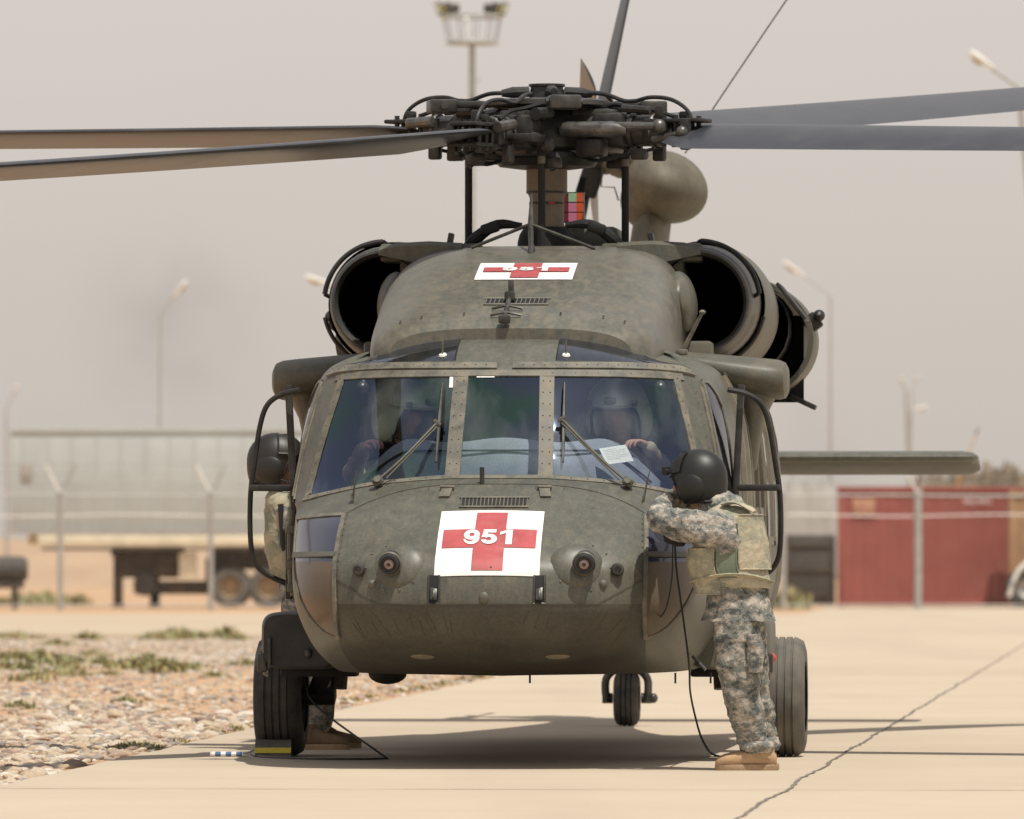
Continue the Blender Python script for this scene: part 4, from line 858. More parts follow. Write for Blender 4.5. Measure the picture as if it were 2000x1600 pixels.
# hub
hub = empty('rotor_head', parent=HELI)
mb = MB(); mb.lathe([(-.16, .12), (-.15, .20), (-.10, .25), (-.02, .26), (.04, .24), (.09, .19), (.12, .16), (.16, .15)], HC, (0, 0, 1), 36, True)
mb.lathe([(-.215, .14), (-.20, .26), (-.16, .29), (-.13, .28), (-.10, .2)], HC, (0, 0, 1), 36, True); hp(mb, 'hub_barrel', 'dark', hub)
mb = MB(); mb.lathe([(.125, .33), (.13, .35), (.155, .35), (.165, .30), (.17, .10)], HC, (0, 0, 1), 40, True); hp(mb, 'upper_plate', 'hub', hub)
mb = MB(); mb.lathe([(.165, .10), (.235, .088), (.24, .10), (.252, .10), (.252, .01)], HC, (0, 0, 1), 28, True); hp(mb, 'hub_cap', 'dark', hub)
PHI = R(24); DIRS = [Vector((-math.sin(PHI), -math.cos(PHI), 0)), Vector((math.cos(PHI), -math.sin(PHI), 0)), Vector((math.sin(PHI), math.cos(PHI), 0)), Vector((-math.cos(PHI), math.sin(PHI), 0))]
SLOPE = [-.074, -.028, .078, .014]; PITCHB = [R(13), R(16), R(14), R(9)]
for k in range(4):                                     # absorber arms, motors and cables between the blades
    an = math.atan2(DIRS[k].y, DIRS[k].x) + R(45) + R(-8); d = Vector((math.cos(an), math.sin(an), 0)); sd = Vector((-d.y, d.x, 0))
    mb = MB(); rm = Matrix((d, sd, Vector((0, 0, 1)))).transposed()
    mb.box(HC + d * .36 + Vector((0, 0, .138)), (.5, .10, .035), rm, bev=.008); mb.box(HC + d * .58 + Vector((0, 0, .125)), (.15, .17, .075), rm, bev=.012); mb.tube([HC + d * .58 + sd * -.10 + Vector((0, 0, .13)), HC + d * .58 + sd * .10 + Vector((0, 0, .13))], .022, 8)
    hp(mb, 'absorber_weight', 'hub', hub)
    mb = MB(); mb.tube([HC + d * .10 + Vector((0, 0, .21)), HC + d * .19 + Vector((0, 0, .205)), HC + d * .25 + Vector((0, 0, .20))], [.03, .032, .02], 10); hp(mb, 'slip_plug', 'dark', hub)
for k in range(4):
    d = DIRS[k]; sd = Vector((-d.y, d.x, 0)); rm = Matrix((d, sd, Vector((0, 0, 1)))).transposed(); tz = SLOPE[k]
    ds = (d + Vector((0, 0, tz))).normalized(); P0 = HC
    def Q(r, s=0, z=0): return P0 + ds * r + sd * s + Vector((0, 0, z))
    mb = MB(); mb.tube([Q(.18), Q(.30), Q(.42), Q(.62), Q(.70)], [.10, .115, .09, .085, .09], 18); mb.box(Q(.30, 0, .09), (.22, .16, .05), rm, bev=.015); mb.box(Q(.30, 0, -.10), (.26, .2, .06), rm, bev=.02); mb.lathe([(0, .10), (.02, .104), (.04, .10)], Q(.46), ds, 20, False); mb.lathe([(0, .098), (.015, .102), (.03, .098)], Q(.53), ds, 20, False)
    hp(mb, 'blade_spindle', 'hub', hub)
    mb = MB(); mb.tube([Q(.20, -.20, .0), Q(.50, -.19, .0), Q(.58, -.17, .0)], [.040, .046, .028], 14); mb.tube([Q(.50, -.19, .02), Q(.75, -.15, .02)], .022, 10); mb.ell(Q(.76, -.14, .02), (.04, .04, .04), 10, 8); hp(mb, 'lead_lag_damper', 'steel', hub)
    mb = MB(); mb.box(Q(.52, .15, -.03), (.16, .16, .05), rm, bev=.015); mb.tube([Q(.45, .10, -.02), Q(.43, .22, -.05)], .035, 10); mb.ell(Q(.43, .23, -.07), (.04, .04, .045), 10, 8); hp(mb, 'pitch_horn', 'dark', hub)
    # cuff: two plates with bolts, brackets
    mb = MB(); mb.box(Q(.80, 0, .055), (.34, .17, .022), rm, bev=.006); mb.box(Q(.80, 0, -.055), (.34, .17, .022), rm, bev=.006); mb.box(Q(.68, 0, 0), (.10, .19, .13), rm, bev=.015)
    for r_ in (.75, .82, .90):
        for s_ in (-.06, .06): mb.tube([Q(r_, s_, -.085), Q(r_, s_, .085)], .014, 8)
    mb.box(Q(.72, -.06, .10), (.05, .03, .07), rm, bev=.01); mb.box(Q(.82, .05, .09), (.06, .04, .04), rm, bev=.01); mb.box(Q(.64, .10, -.11), (.07, .05, .10), rm, bev=.012); mb.box(Q(.90, -.10, -.02), (.05, .05, .17), rm, bev=.01)
    hp(mb, 'blade_cuff', 'dark', hub)
    mb = MB(); mb.ell(Q(.90, -.14, -.01), (.035, .035, .035), 10, 8); mb.tube([Q(.70, -.09, -.05), Q(.88, -.14, -.02)], .018, 8); mb.tube([Q(.64, .13, .05), Q(.80, .12, .04)], .03, 10); mb.lathe([(0, .095), (.012, .10), (.024, .095)], Q(.66), ds, 18, False); hp(mb, 'cuff_fitting', 'steel', hub)
    mb = MB(); mb.box(Q(.33, .20, -.17), (.10, .09, .06), rm, bev=.012); mb.tube([Q(.32, .14, -.12), Q(.36, .23, -.20)], .022, 8); mb.box(Q(.62, -.10, -.13), (.09, .06, .06), rm, bev=.012); hp(mb, 'droop_stop', 'dark', hub)
    mb = MB(); mb.box(Q(.42, .02, .0), (.20, .26, .19), rm, bev=.035); mb.box(Q(.36, -.16, -.10), (.16, .10, .10), rm, bev=.02); mb.tube([Q(.30, .17, .10), Q(.46, .17, .10)], .035, 10); mb.tube([Q(.50, -.07, .12), Q(.66, -.05, .11)], .022, 8); hp(mb, 'bearing_housing', 'dark', hub)
    mb = MB(); mb.tube(spline([Q(.22, .12, .12), Q(.34, .15, .15), Q(.46, .10, .13), Q(.60, .09, .12), Q(.74, .10, .08)], 4), .012, 6); mb.tube(spline([Q(.26, -.10, -.14), Q(.40, -.16, -.17), Q(.56, -.12, -.13), Q(.70, -.08, -.10)], 4), .011, 6); hp(mb, 'hydraulic_hose', 'black', hub)
    # de-icing cable arching out to the cuff
    cb = [Q(.52, .05, .165), Q(.62, .04, .185), Q(.75, .03, .172), Q(.85, .03, .11), Q(.885, .03, .01)]; mb = MB(); mb.tube(spline(cb, 6), .0115, 8); hp(mb, 'blade_cable', 'dark', hub)
    cb = [Q(.24, .03, .205), Q(.34, .04, .20), Q(.45, .05, .165), Q(.52, .05, .165)]; mb = MB(); mb.tube(spline(cb, 5), .012, 8); hp(mb, 'blade_cable', 'dark', hub)
    # pitch rod
    an = math.atan2(d.y, d.x) + R(24 if k in (0, 2) else 22); px_ = Vector((math.cos(an) * .43, math.sin(an) * .43, 0)); a = Vector((px_.x, 4.55 + px_.y, 2.73)); b = Vector((px_.x, 4.55 + px_.y, 3.29))
    pr = empty('pitch_rod', parent=HELI)
    mb = MB(); mb.tube([a, b - Vector((0, 0, .10))], .0205, 12); mb.tube([b - Vector((0, 0, .06)), b], .027, 12); mb.ell(b, (.035, .035, .035), 10, 8); hp(mb, 'rod_tube', 'black', pr)
    mb = MB(); mb.tube([b - Vector((0, 0, .10)), b - Vector((0, 0, .055))], .021, 12); hp(mb, 'rod_sleeve', 'trim', pr)
    # blade
    p0 = PITCHB[k]; st = []
    for r, ch, sw in ((.82, .34, .0), (.91, .44, .0), (1.02, .53, .0), (2.5, .53, 0), (3.5, .53, 0), (4.5, .53, 0), (5.5, .53, 0), (6.5, .53, 0), (7.4, .53, 0), (7.75, .53, .08), (8.05, .5, .17), (8.18, .38, .21)):
        st.append((r, ch, p0 - R(1.0) * (r - 1) * .55, -.006 * (r * (8.2 - r)) * .12, sw))
    mb = blade_mb(HC, ds, sd, st); bl = hp(mb, 'rotor_blade', 'blade', ang=50)

# ================================================================== SETTING
from mathutils import noise as MN
def gmat(name, a, b, scale, rough=0.95, c=None, cs=0.5, stretch=(1, 1, 1), bump=0.1, c_lo=.5, c_hi=.7, streak=None):
    m, n, l, bs = newmat(name); tc = n.new('ShaderNodeTexCoord'); v = tc.outputs['Object']
    n1 = n.new('ShaderNodeTexNoise'); n1.inputs['Scale'].default_value = scale; n1.inputs['Detail'].default_value = 8; n1.inputs['Roughness'].default_value = .65; l.new(v, n1.inputs[0])
    r1 = ramp(n, [(.3, c4(a)), (.7, c4(b))]); l.new(n1.outputs[0], r1.inputs[0]); cur = r1.outputs[0]
    def over(tex, lo, hi, col, amt):
        nonlocal cur
        r = ramp(n, [(lo, g4(0)), (hi, g4(amt))]); l.new(tex, r.inputs[0]); mm = n.new('ShaderNodeMix'); mm.data_type = 'RGBA'
        l.new(r.outputs[0], mm.inputs[0]); l.new(cur, mm.inputs[6]); mm.inputs[7].default_value = c4(col); cur = mm.outputs[2]
    if c:
        mp = n.new('ShaderNodeMapping'); mp.inputs['Scale'].default_value = stretch; l.new(v, mp.inputs[0])
        n2 = n.new('ShaderNodeTexNoise'); n2.inputs['Scale'].default_value = cs; n2.inputs['Detail'].default_value = 7; n2.inputs['Roughness'].default_value = .6; l.new(mp.outputs[0], n2.inputs[0]); over(n2.outputs[0], c_lo, c_hi, c, .75)
    if streak:
        mp = n.new('ShaderNodeMapping'); mp.inputs['Scale'].default_value = (.35, .02, 1); l.new(v, mp.inputs[0])
        n3 = n.new('ShaderNodeTexNoise'); n3.inputs['Scale'].default_value = 2.0; n3.inputs['Detail'].default_value = 5; l.new(mp.outputs[0], n3.inputs[0]); over(n3.outputs[0], .5, .75, streak, .5)
        n5 = n.new('ShaderNodeTexNoise'); n5.inputs['Scale'].default_value = .9; n5.inputs['Detail'].default_value = 9; n5.inputs['Roughness'].default_value = .75; l.new(v, n5.inputs[0]); over(n5.outputs[0], .62, .74, [q * .78 for q in streak], .55)
    n4 = n.new('ShaderNodeTexNoise'); n4.inputs['Scale'].default_value = 45; n4.inputs['Detail'].default_value = 5; l.new(v, n4.inputs[0])
    bp = n.new('ShaderNodeBump'); bp.inputs['Strength'].default_value = bump; bp.inputs['Distance'].default_value = .02; l.new(n4.outputs[0], bp.inputs['Height']); l.new(bp.outputs[0], bs.inputs['Normal'])
    l.new(cur, bs.inputs['Base Color']); bs.inputs['Roughness'].default_value = rough; bs.inputs['Specular IOR Level'].default_value = .15
    return m
M['concrete'] = gmat('concrete', (.435, .362, .272), (.50, .418, .318), .35, c=(.405, .335, .25), cs=.22, stretch=(1, .3, 1), streak=(.375, .31, .24), bump=.06)
M['dirt'] = gmat('red_dirt', (.40, .255, .15), (.52, .345, .215), .6, c=(.50, .37, .25), cs=.12, bump=.5)
M['farroad'] = gmat('dusty_road', (.43, .345, .25), (.48, .39, .285), .2, c=(.38, .30, .215), cs=.1, bump=.1)
M['berm'] = gmat('berm_earth', (.36, .25, .165), (.46, .33, .22), .25, c=(.30, .22, .14), cs=.1, bump=.3)
M['crack'] = mat('crack_tar', (.17, .145, .12), .9, var=.4, scale=9)

def edgeX(d): return -2.363 + (d - 41.9) * .0515 if d < 56.8 else -1.596 + (d - 56.8) * .0592
def sheet(name, pts, m, z):
    o = mkobj(name, [(x, y, z) for x, y in pts], [tuple(range(len(pts)))], M[m], smooth=False); o['kind'] = 'structure'; return o
gx = np.array([-3000, -300, -60, -20, 0, 20, 60, 300, 3000]); gy = np.array([-60, 20, 60, 120, 250, 600, 1500, 5000])
gv = [(x, y, -.035) for y in gy for x in gx]; nx = len(gx)
gr = mkobj('dirt_ground', gv, [(i * nx + j, i * nx + j + 1, (i + 1) * nx + j + 1, (i + 1) * nx + j) for i in range(len(gy) - 1) for j in range(nx - 1)], M['dirt'], smooth=False); gr['kind'] = 'structure'
# taxiway slab: irregular left edge, real thickness
ds_ = list(np.arange(4, 130, .45)) + list(np.arange(130, 207, 3))
lf = [(edgeX(d) + .05 * MN.noise(Vector((d * .45, 3, 0))) + .03 * MN.noise(Vector((d * 1.7, 7, 0))), d) for d in ds_]
top = [(x, d, 0) for x, d in lf] + [(80, 206, 0), (80, 4, 0)]
n_ = len(lf); vs = top + [(x, d, -.06) for x, d in lf]
fs = [tuple(range(len(top)))] + [(k, k + 1, len(top) + k + 1, len(top) + k) for k in range(n_ - 1)]
tx = mkobj('concrete_pavement', vs, fs, M['concrete'], smooth=False); tx['kind'] = 'structure'
# joint crack
cl = []; cr_ = []
for d in np.arange(30, 190, .22):
    x = .906 + (d - 36.5) * .0714 + .030 * MN.noise(Vector((d * .45, 1, 0))) + .02 * MN.noise(Vector((d * 3.1, 5, 0))); wd = .004 + .008 * (MN.noise(Vector((d * 1.3, 9, 0))) + .5)
    wd = max(wd, .003); cl.append(Vector((x - wd, d, .004))); cr_.append(Vector((x + wd, d, .004)))
o = MB().grid([cl, cr_]).obj('joint_crack', M['crack'], tx, smooth=False, fix=False)
M['joint'] = mat('joint_filler', (.40, .29, .20), .95, var=.25, scale=6)
for d0 in (77.5, 58.5, 41.2, 97, 118):
    a = []; b = []
    for x in np.arange(edgeX(d0), 14, .25):
        y = d0 - .0698 * x + .05 * MN.noise(Vector((x, d0, 0))); wd = .016 + .018 * MN.noise(Vector((x * 2.1, d0, 4))); a.append(Vector((x, y - max(wd, .003), .004))); b.append(Vector((x, y + max(wd, .003), .004)))
    MB().grid([a, b]).obj('joint_line', M['joint'], tx, smooth=False, fix=False)
# dirt lip beside the slab edge, crossing road, far berm
fr_pts = [(-90, 131), (edgeX(131) - .02, 131), (edgeX(186) - .02, 186), (-90, 186)]
sheet('dusty_road', fr_pts, 'farroad', -.028)
pts = []
for k, y in enumerate((380, 400, 412, 430)):
    pts.append([Vector((x, y + 8 * MN.noise(Vector((x * .01, 0, 0))), (-.1, 1.2, 1.9, -.1)[k] * (1 + .5 * MN.noise(Vector((x * .03, k, 2)))) + (.4 if k in (1, 2) else 0))) for x in np.arange(-160, 160, 4)])
b_ = MB().grid(pts).obj('dirt_hill', M['berm']); b_['kind'] = 'structure'

# ---- gravel: the 300 largest stones singly, the rest one mass
def stone_mesh(sub, seed):
    bm = bmesh.new(); bmesh.ops.create_icosphere(bm, subdivisions=sub, radius=1)
    for v in bm.verts:
        q = v.co * 1.1 + Vector((seed * 3.7, 0, 0)); v.co *= 1 + .28 * MN.noise(q) + .12 * MN.noise(q * 2.3)
    bm.verts.index_update(); V = np.array([v.co[:] for v in bm.verts]); Fc = np.array([[v.index for v in f.verts] for f in bm.faces]); bm.free(); return V, Fc
COLS = np.array([(.49, .395, .29), (.45, .345, .245), (.37, .265, .21), (.30, .275, .25), (.59, .525, .44), (.26, .19, .15), (.25, .235, .215), (.52, .44, .345), (.42, .30, .225), (.34, .295, .25)])
CW = np.array([.27, .20, .08, .065, .11, .035, .03, .13, .05, .03])
def stone_mat(name, use_attr):
    m, n, l, b = newmat(name); 
    if use_attr:
        a = n.new('ShaderNodeAttribute'); a.attribute_name = 'stone_colour'; src = a.outputs['Color']
    else:
        oi = n.new('ShaderNodeObjectInfo'); cum = np.cumsum(CW) / CW.sum(); r = ramp(n, [(0, c4(COLS[0])), (1, c4(COLS[-1]))], 'CONSTANT')
        for k in range(1, len(COLS)): q = r.color_ramp.elements.new(cum[k - 1]); q.color = c4(COLS[k])
        l.new(oi.outputs['Random'], r.inputs[0]); src = r.outputs[0]
    tc = n.new('ShaderNodeTexCoord'); nz = n.new('ShaderNodeTexNoise'); nz.inputs['Scale'].default_value = 30 if use_attr else 3; nz.inputs['Detail'].default_value = 6; l.new(tc.outputs['Object'], nz.inputs[0])
    r2 = ramp(n, [(.3, g4(.75)), (.7, g4(1.15))]); l.new(nz.outputs[0], r2.inputs[0]); mm = n.new('ShaderNodeMix'); mm.data_type = 'RGBA'; mm.blend_type = 'MULTIPLY'; mm.inputs[0].default_value = 1
    l.new(src, mm.inputs[6]); l.new(r2.outputs[0], mm.inputs[7]); l.new(mm.outputs[2], b.inputs['Base Color']); b.inputs['Roughness'].default_value = .85; b.inputs['Specular IOR Level'].default_value = .25; return m
M['stoneA'] = stone_mat('pebble_mixed', True); M['stoneO'] = stone_mat('pebble', False)
N0 = 175000
dd = 40.5 + (127 - 40.5) * rng.random(N0) ** 1.15; lo = -.0590 * dd - .5; hi = np.array([edgeX(d) for d in dd]) - .06
xx = lo + (hi - lo) * rng.random(N0); wid = hi - lo
keep = rng.random(N0) < wid / wid.max()                # even density per area
sz = np.exp(rng.normal(math.log(.0195), .42, N0)); sz = np.clip(sz, .009, .058)
def bare(x, d):                                        # patches of open dirt among the pebbles
    q = MN.noise(Vector((x * .28 + 4, d * .055, 1.0))) + .5 * MN.noise(Vector((x * .9, d * .2, 3.0)))
    return q
bm_ = np.array([bare(x, d) for x, d in zip(xx, dd)])
strip_ = (dd > 62) & (dd < 112)
pk = np.where(strip_, np.where(bm_ > -.12, .16, .95), np.where(bm_ > .38, .35, 1.0))
edge = (hi - xx) < .10 + .10 * np.array([MN.noise(Vector((d * .3, 0, 8))) for d in dd])
pk = np.where(edge & (dd > 44), pk * .12, pk)
keep &= rng.random(N0) < pk
xx, dd, sz = xx[keep], dd[keep], sz[keep]
app = sz / dd * np.where(np.abs(xx) < .0555 * dd, 1, 0)
order = np.argsort(-app); big = order[:300]; rest = order[300:]
gb = empty('gravel_ground', (-2.5, 60, -.035)); tag(gb, kind='structure')
smesh = []
for k in range(10):
    V, Fc = stone_mesh(2, k); me = bpy.data.meshes.new('stone'); me.from_pydata(V.tolist(), [], Fc.tolist()); me.materials.append(M['stoneO']); me.polygons.foreach_set('use_smooth', [True] * len(me.polygons)); smesh.append(me)
for k in big:
    o = bpy.data.objects.new('stone', smesh[rng.integers(10)]); C.objects.link(o); o.parent = gb; s = sz[k]
    o.location = (xx[k] + 2.5, dd[k] - 60, s * .12); o.scale = (s * rng.uniform(.9, 1.5), s * rng.uniform(.8, 1.2), s * rng.uniform(.36, .66)); o.rotation_euler = (rng.normal(0, .2), rng.normal(0, .2), rng.uniform(0, 6.28))
protos = [stone_mesh(1, k + 20) for k in range(12)]
AV, AFc, ACo = [], [], []; off = 0
for k in rest:
    V, Fc = protos[rng.integers(12)]; s = sz[k]; a = rng.uniform(0, 6.28); ca, sa = math.cos(a), math.sin(a)
    P = V * np.array([s * rng.uniform(.9, 1.5), s * rng.uniform(.8, 1.2), s * rng.uniform(.36, .66)]); tl = rng.normal(0, .2); P = np.stack([P[:, 0], P[:, 1], P[:, 2] + P[:, 0] * tl], 1)
    P = np.stack([P[:, 0] * ca - P[:, 1] * sa + xx[k] + 2.5, P[:, 0] * sa + P[:, 1] * ca + dd[k] - 60, P[:, 2] + s * .06], 1)
    AV.append(P); AFc.append(Fc + off); off += len(V); ACo.append(np.repeat((COLS[rng.choice(10, p=CW / CW.sum())] * rng.uniform(.8, 1.15))[None], len(V), 0))
AV = np.concatenate(AV); AFc = np.concatenate(AFc); ACo = np.concatenate(ACo)
me = bpy.data.meshes.new('gravel'); me.vertices.add(len(AV)); me.vertices.foreach_set('co', AV.ravel()); me.loops.add(AFc.size); me.loops.foreach_set('vertex_index', AFc.ravel().astype(np.int32))
me.polygons.add(len(AFc)); me.polygons.foreach_set('loop_start', np.arange(0, AFc.size, 3, dtype=np.int32)); me.update(calc_edges=True); me.polygons.foreach_set('use_smooth', [True] * len(AFc))
at = me.attributes.new('stone_colour', 'FLOAT_COLOR', 'POINT'); at.data.foreach_set('color', np.concatenate([ACo, np.ones((len(ACo), 1))], 1).ravel().astype(np.float32))
me.materials.append(M['stoneA']); o = bpy.data.objects.new('gravel', me); C.objects.link(o); o.parent = gb; o['kind'] = 'stuff'
print('stones', len(sz), 'tris', len(AFc))

# ---- weeds
def weed_mesh(seed, n, spread, hgt, mats):
    rr = random.Random(seed); vs = []; fs = []; fm = []
    for k in range(n):
        a = rr.uniform(0, 6.28); b = rr.random() ** 1.1 * spread * .9; bx, by = math.cos(a) * b, math.sin(a) * b; h = hgt * rr.uniform(.4, 1) * (1 - .5 * b / spread); ln = rr.uniform(.2, .9) * h
        a2 = rr.uniform(0, 6.28); dx, dy = math.cos(a2), math.sin(a2); wd = rr.uniform(.004, .011); px_, py_ = -dy * wd, dx * wd; i0 = len(vs)
        p1 = (bx + dx * ln * .4, by + dy * ln * .4, h * .65); p2 = (bx + dx * ln, by + dy * ln, h)
        vs += [(bx - px_ * .6, by - py_ * .6, 0), (bx + px_ * .6, by + py_ * .6, 0), (p1[0] + px_ * 1.3, p1[1] + py_ * 1.3, p1[2]), (p1[0] - px_ * 1.3, p1[1] - py_ * 1.3, p1[2]), p2]
        fs += [(i0, i0 + 1, i0 + 2, i0 + 3), (i0 + 3, i0 + 2, i0 + 4)]; mi = 1 if rr.random() < mats else 0; fm += [mi, mi]
    me = bpy.data.meshes.new('weed_clump'); me.from_pydata(vs, [], fs); me.materials.append(M['weed']); me.materials.append(M['weedy']); me.polygons.foreach_set('material_index', fm); return me
WM = [weed_mesh(1, 150, .20, .13, .25), weed_mesh(2, 120, .16, .16, .35), weed_mesh(3, 140, .24, .10, .3), weed_mesh(4, 90, .15, .08, .8)]
def weed(px, py, k, s, label, group):
    p = G(px, py, -.035); o = bpy.data.objects.new('weed_clump', WM[k]); C.objects.link(o); o.location = p; o.scale = (s, s, s * random.uniform(.8, 1.1)); o.rotation_euler = (0, 0, random.uniform(0, 6.28)); tag(o, label, 'weed', group)
gl_ = 'green weed clump growing among the pebbles and open dirt'; gg = 'green weeds in the pebble verge'
for px, py, k, s in ((170, 1252, 0, 1.5), (320, 1252, 2, 2.0), (350, 1248, 0, 1.8), (440, 1248, 1, 1.9), (395, 1250, 1, 1.2), (30, 1250, 2, 2.0), (110, 1262, 2, 1.3), (460, 1252, 0, 1.2)):
    weed(px, py, k, s, 'sparse weed clump on the far rim of the pebbles beside the dusty road', 'weeds beside the dusty road')
for px, py, k, s in ((25, 1292, 0, 1.3), (95, 1300, 0, 1.4), (120, 1322, 2, 1.3), (60, 1332, 2, 1.2), (150, 1296, 1, .9), (240, 1306, 0, 1.3), (285, 1300, 1, 1.4), (310, 1308, 2, 1.4), (345, 1314, 0, 1.2), (415, 1322, 0, .7), (480, 1302, 2, 1.1), (210, 1320, 2, .8), (10, 1310, 0, 1.3), (45, 1312, 2, 1.3), (75, 1288, 1, 1.2), (110, 1296, 0, 1.3), (135, 1308, 2, 1.2), (180, 1284, 2, 1.1), (262, 1308, 2, 1.4), (330, 1306, 0, 1.3), (300, 1316, 1, 1.0), (195, 1300, 1, .9), (385, 1308, 2, .9)):
    weed(px, py, k, s, 'green weed clump on the band of open orange dirt amid the pebbles', 'weeds on the open dirt band')
weed(40, 1385, 0, .7, 'lone green weed tuft among pebbles at the frame side, below the dirt band', 'lone weeds'); weed(248, 1376, 0, .65, 'lone round weed tuft amid the pebbles, between dirt band and concrete', 'lone weeds')
weed(140, 1388, 1, .4, 'tiny weed sprig among pebbles beside the lone green tuft', 'lone weeds')
for px, py, k, s in ((240, 1464, 2, .55), (262, 1460, 0, .5), (285, 1463, 2, .55), (310, 1466, 2, .4), (222, 1466, 3, .45)):
    weed(px, py, k, s, 'low green weed mat where pebbles meet the concrete, short of the wheel chock', 'weed mat at the concrete edge')
for px, py, k, s in ((432, 1434, 3, .55), (455, 1428, 0, .45), (475, 1422, 3, .55), (490, 1420, 3, .5), (860, 1340, 3, .8), (820, 1347, 3, .8), (900, 1332, 3, .8), (780, 1354, 3, .7), (95, 1508, 3, .35), (150, 1496, 3, .3), (350, 1452, 3, .5), (725, 1364, 3, .7), (690, 1370, 3, .7), (940, 1325, 3, .9)):
    weed(px, py, k, s, 'straw-tipped weed tuft along the pebble edge of the concrete', 'weeds along the concrete edge')
for px, py, k, s in ((50, 1182, 0, 4.0), (110, 1180, 2, 4.0), (85, 1181, 1, 2.8), (150, 1183, 1, 2.6)):
    weed(px, py, k, s, 'soft green weed patch at the fence foot before the pale trailer', 'weeds at the fence by the trailer')
for px, py, k, s in ((1530, 1190, 0, 4.0), (1545, 1186, 1, 3.5), (1515, 1188, 2, 3.5)):
    weed(px, py, k, s, 'soft green weed patch at the fence foot before the dark crate', 'weeds at the fence by the crate')

# ================================================================== FAR THINGS
def S(d): return d / F                                 # metres per photo pixel at distance d
def base(px, d, z=-.035): p = W(px, 900, d); return Vector((p.x, d, z))
# ---- semi-trailer
D = 212.0; m_ = S(D); o0 = base(20, D, -.035); TR = empty('semi_trailer', o0); tag(TR, 'long pale box semi-trailer with cream chassis rail parked behind the fence', 'trailer')
def X(px): return W(px, 900, D).x - o0.x
def Z(py): return W(1000, py, D).z - o0.z
zt, zb, zc = Z(836), Z(1041), Z(1064); Ln = 12.6
mb = MB(); mb.box((Ln / 2, 1.25, (zt + zb) / 2), (Ln, 2.5, zt - zb), bev=.03); mb.obj('box_body', M['trailer'], TR)
mb = MB()
for k in range(22): mb.box((.3 + k * (Ln - .6) / 21, -.004, (zt + zb) / 2), (.03, .018, zt - zb - .12))
t_ = mb.obj('side_post', M['trailer'], TR, smooth=False)
mb = MB(); mb.box((Ln / 2, -.01, zt - .05), (Ln + .02, .05, .09)); mb.obj('top_rail', M['trailer'], TR, smooth=False); mb = MB(); mb.box((Ln / 2, -.02, zb + .03), (Ln + .02, .07, .10)); mb.obj('lower_rail', M['polegrey'], TR, smooth=False); mb = MB(); mb.box((Ln / 2 + .3, -.02, zc - .10), (Ln - .9, .2, .06)); mb.obj('deck_flange', M['chassis'], TR, smooth=False)
mb = MB(); mb.box((Ln / 2 + .3, -.04, (zb + zc) / 2 - .05), (Ln - .7, .16, zb - zc - .01), bev=.02); mb.box((Ln / 2, 2.2, (zb + zc) / 2 - .01), (Ln - .6, .16, zb - zc - .03), bev=.02); mb.obj('chassis_rail', M['cream'], TR)
mb = MB(); mb.box((X(52), -.02, Z(922)), (.26, .03, .42), bev=.01); mb.obj('side_hatch', M['polegrey'], TR)
for px in (229, 297): 
    mb = MB(); mb.box((X(px), .5 if px < 250 else 1.6, (zc + .0) / 2 + .02), (.22, .17, zc - .05), bev=.01); mb.box((X(px), .5 if px < 250 else 1.6, .04), (.3, .3, .08), bev=.02); mb.tube([(X(px), .5, zc - .2), (X(px) + .5, .5, zc)], .03, 6); mb.obj('landing_leg', M['chassis'], TR)
mb = MB(); mb.box((X(292), .9, Z(1098)), (m_ * 130, 1.0, m_ * 62), bev=.03); mb.box((X(335), .9, Z(1148)), (m_ * 150, .9, m_ * 26), bev=.03); mb.box((X(480), 1.2, Z(1090)), (m_ * 140, 1.4, m_ * 46)); mb.box((X(420), .9, Z(1125)), (m_ * 40, .9, m_ * 70), bev=.03); mb.box((X(245), 1.1, Z(1080)), (m_ * 60, .8, m_ * 28), (0, R(18), 0), bev=.03); mb.obj('under_frame', M['chassis'], TR)
mb = MB(); mb.box((X(366), .3, Z(1104)), (m_ * 34, .5, m_ * 50), bev=.02); mb.obj('tool_box', M['cream'], TR)
mb = MB(); mb.lathe([(0, .001), (0, .27), (.5, .27), (.5, .001)], (X(282), .2, Z(1142)), (0, 1, 0), 24, False); mb.obj('air_tank', M['crate'], TR)
def truck_wheel(parent, px, y0=.05):
    wl = empty('wheel', (X(px), y0, .47), parent=parent); 
    mb = MB(); mb.lathe([(0, .24), (-.02, .30), (-.02, .40), (.03, .465), (.10, .475), (.22, .475), (.28, .45), (.30, .30)], (0, 0, 0), (0, 1, 0), 40, False); mb.obj('tyre', M['rubberpale'], wl)
    mb = MB(); mb.lathe([(.16, .001), (.16, .09), (.10, .10), (.10, .13), (.17, .16), (.12, .22), (.0, .25), (-.01, .25)], (0, 0, 0), (0, 1, 0), 32, False)
    mb.obj('rim', M['rimtan'], wl)
for px in (449, 524): truck_wheel(TR, px)
for px in (449, 524): truck_wheel(TR, px, 1.9)
# dark vehicle nose at the left edge
o1 = base(20, 205, -.035); vh = empty('dark_vehicle', o1); tag(vh, 'dark rounded tank standing in front of the pale trailer', 'tank')
def pipe(a, b): return (W(a, b, 205) - o1)
q = pipe(-10, 1112); mb = MB(); mb.lathe([(-.6, .05), (-.6, .22), (-.5, .30), (.62, .30), (.74, .22), (.74, .05)], q, (1, 0, 0), 28, True); mb.obj('tank_shell', M['crate'], vh)
mb = MB(); mb.box((q.x, 0, q.z - .36), (1.3, .5, .14), bev=.02); mb.box((q.x - .3, 0, (q.z - .4) / 2), (.12, .4, q.z - .4)); mb.box((q.x + .45, 0, (q.z - .4) / 2), (.12, .4, q.z - .4)); mb.obj('skid', M['chassis'], vh)

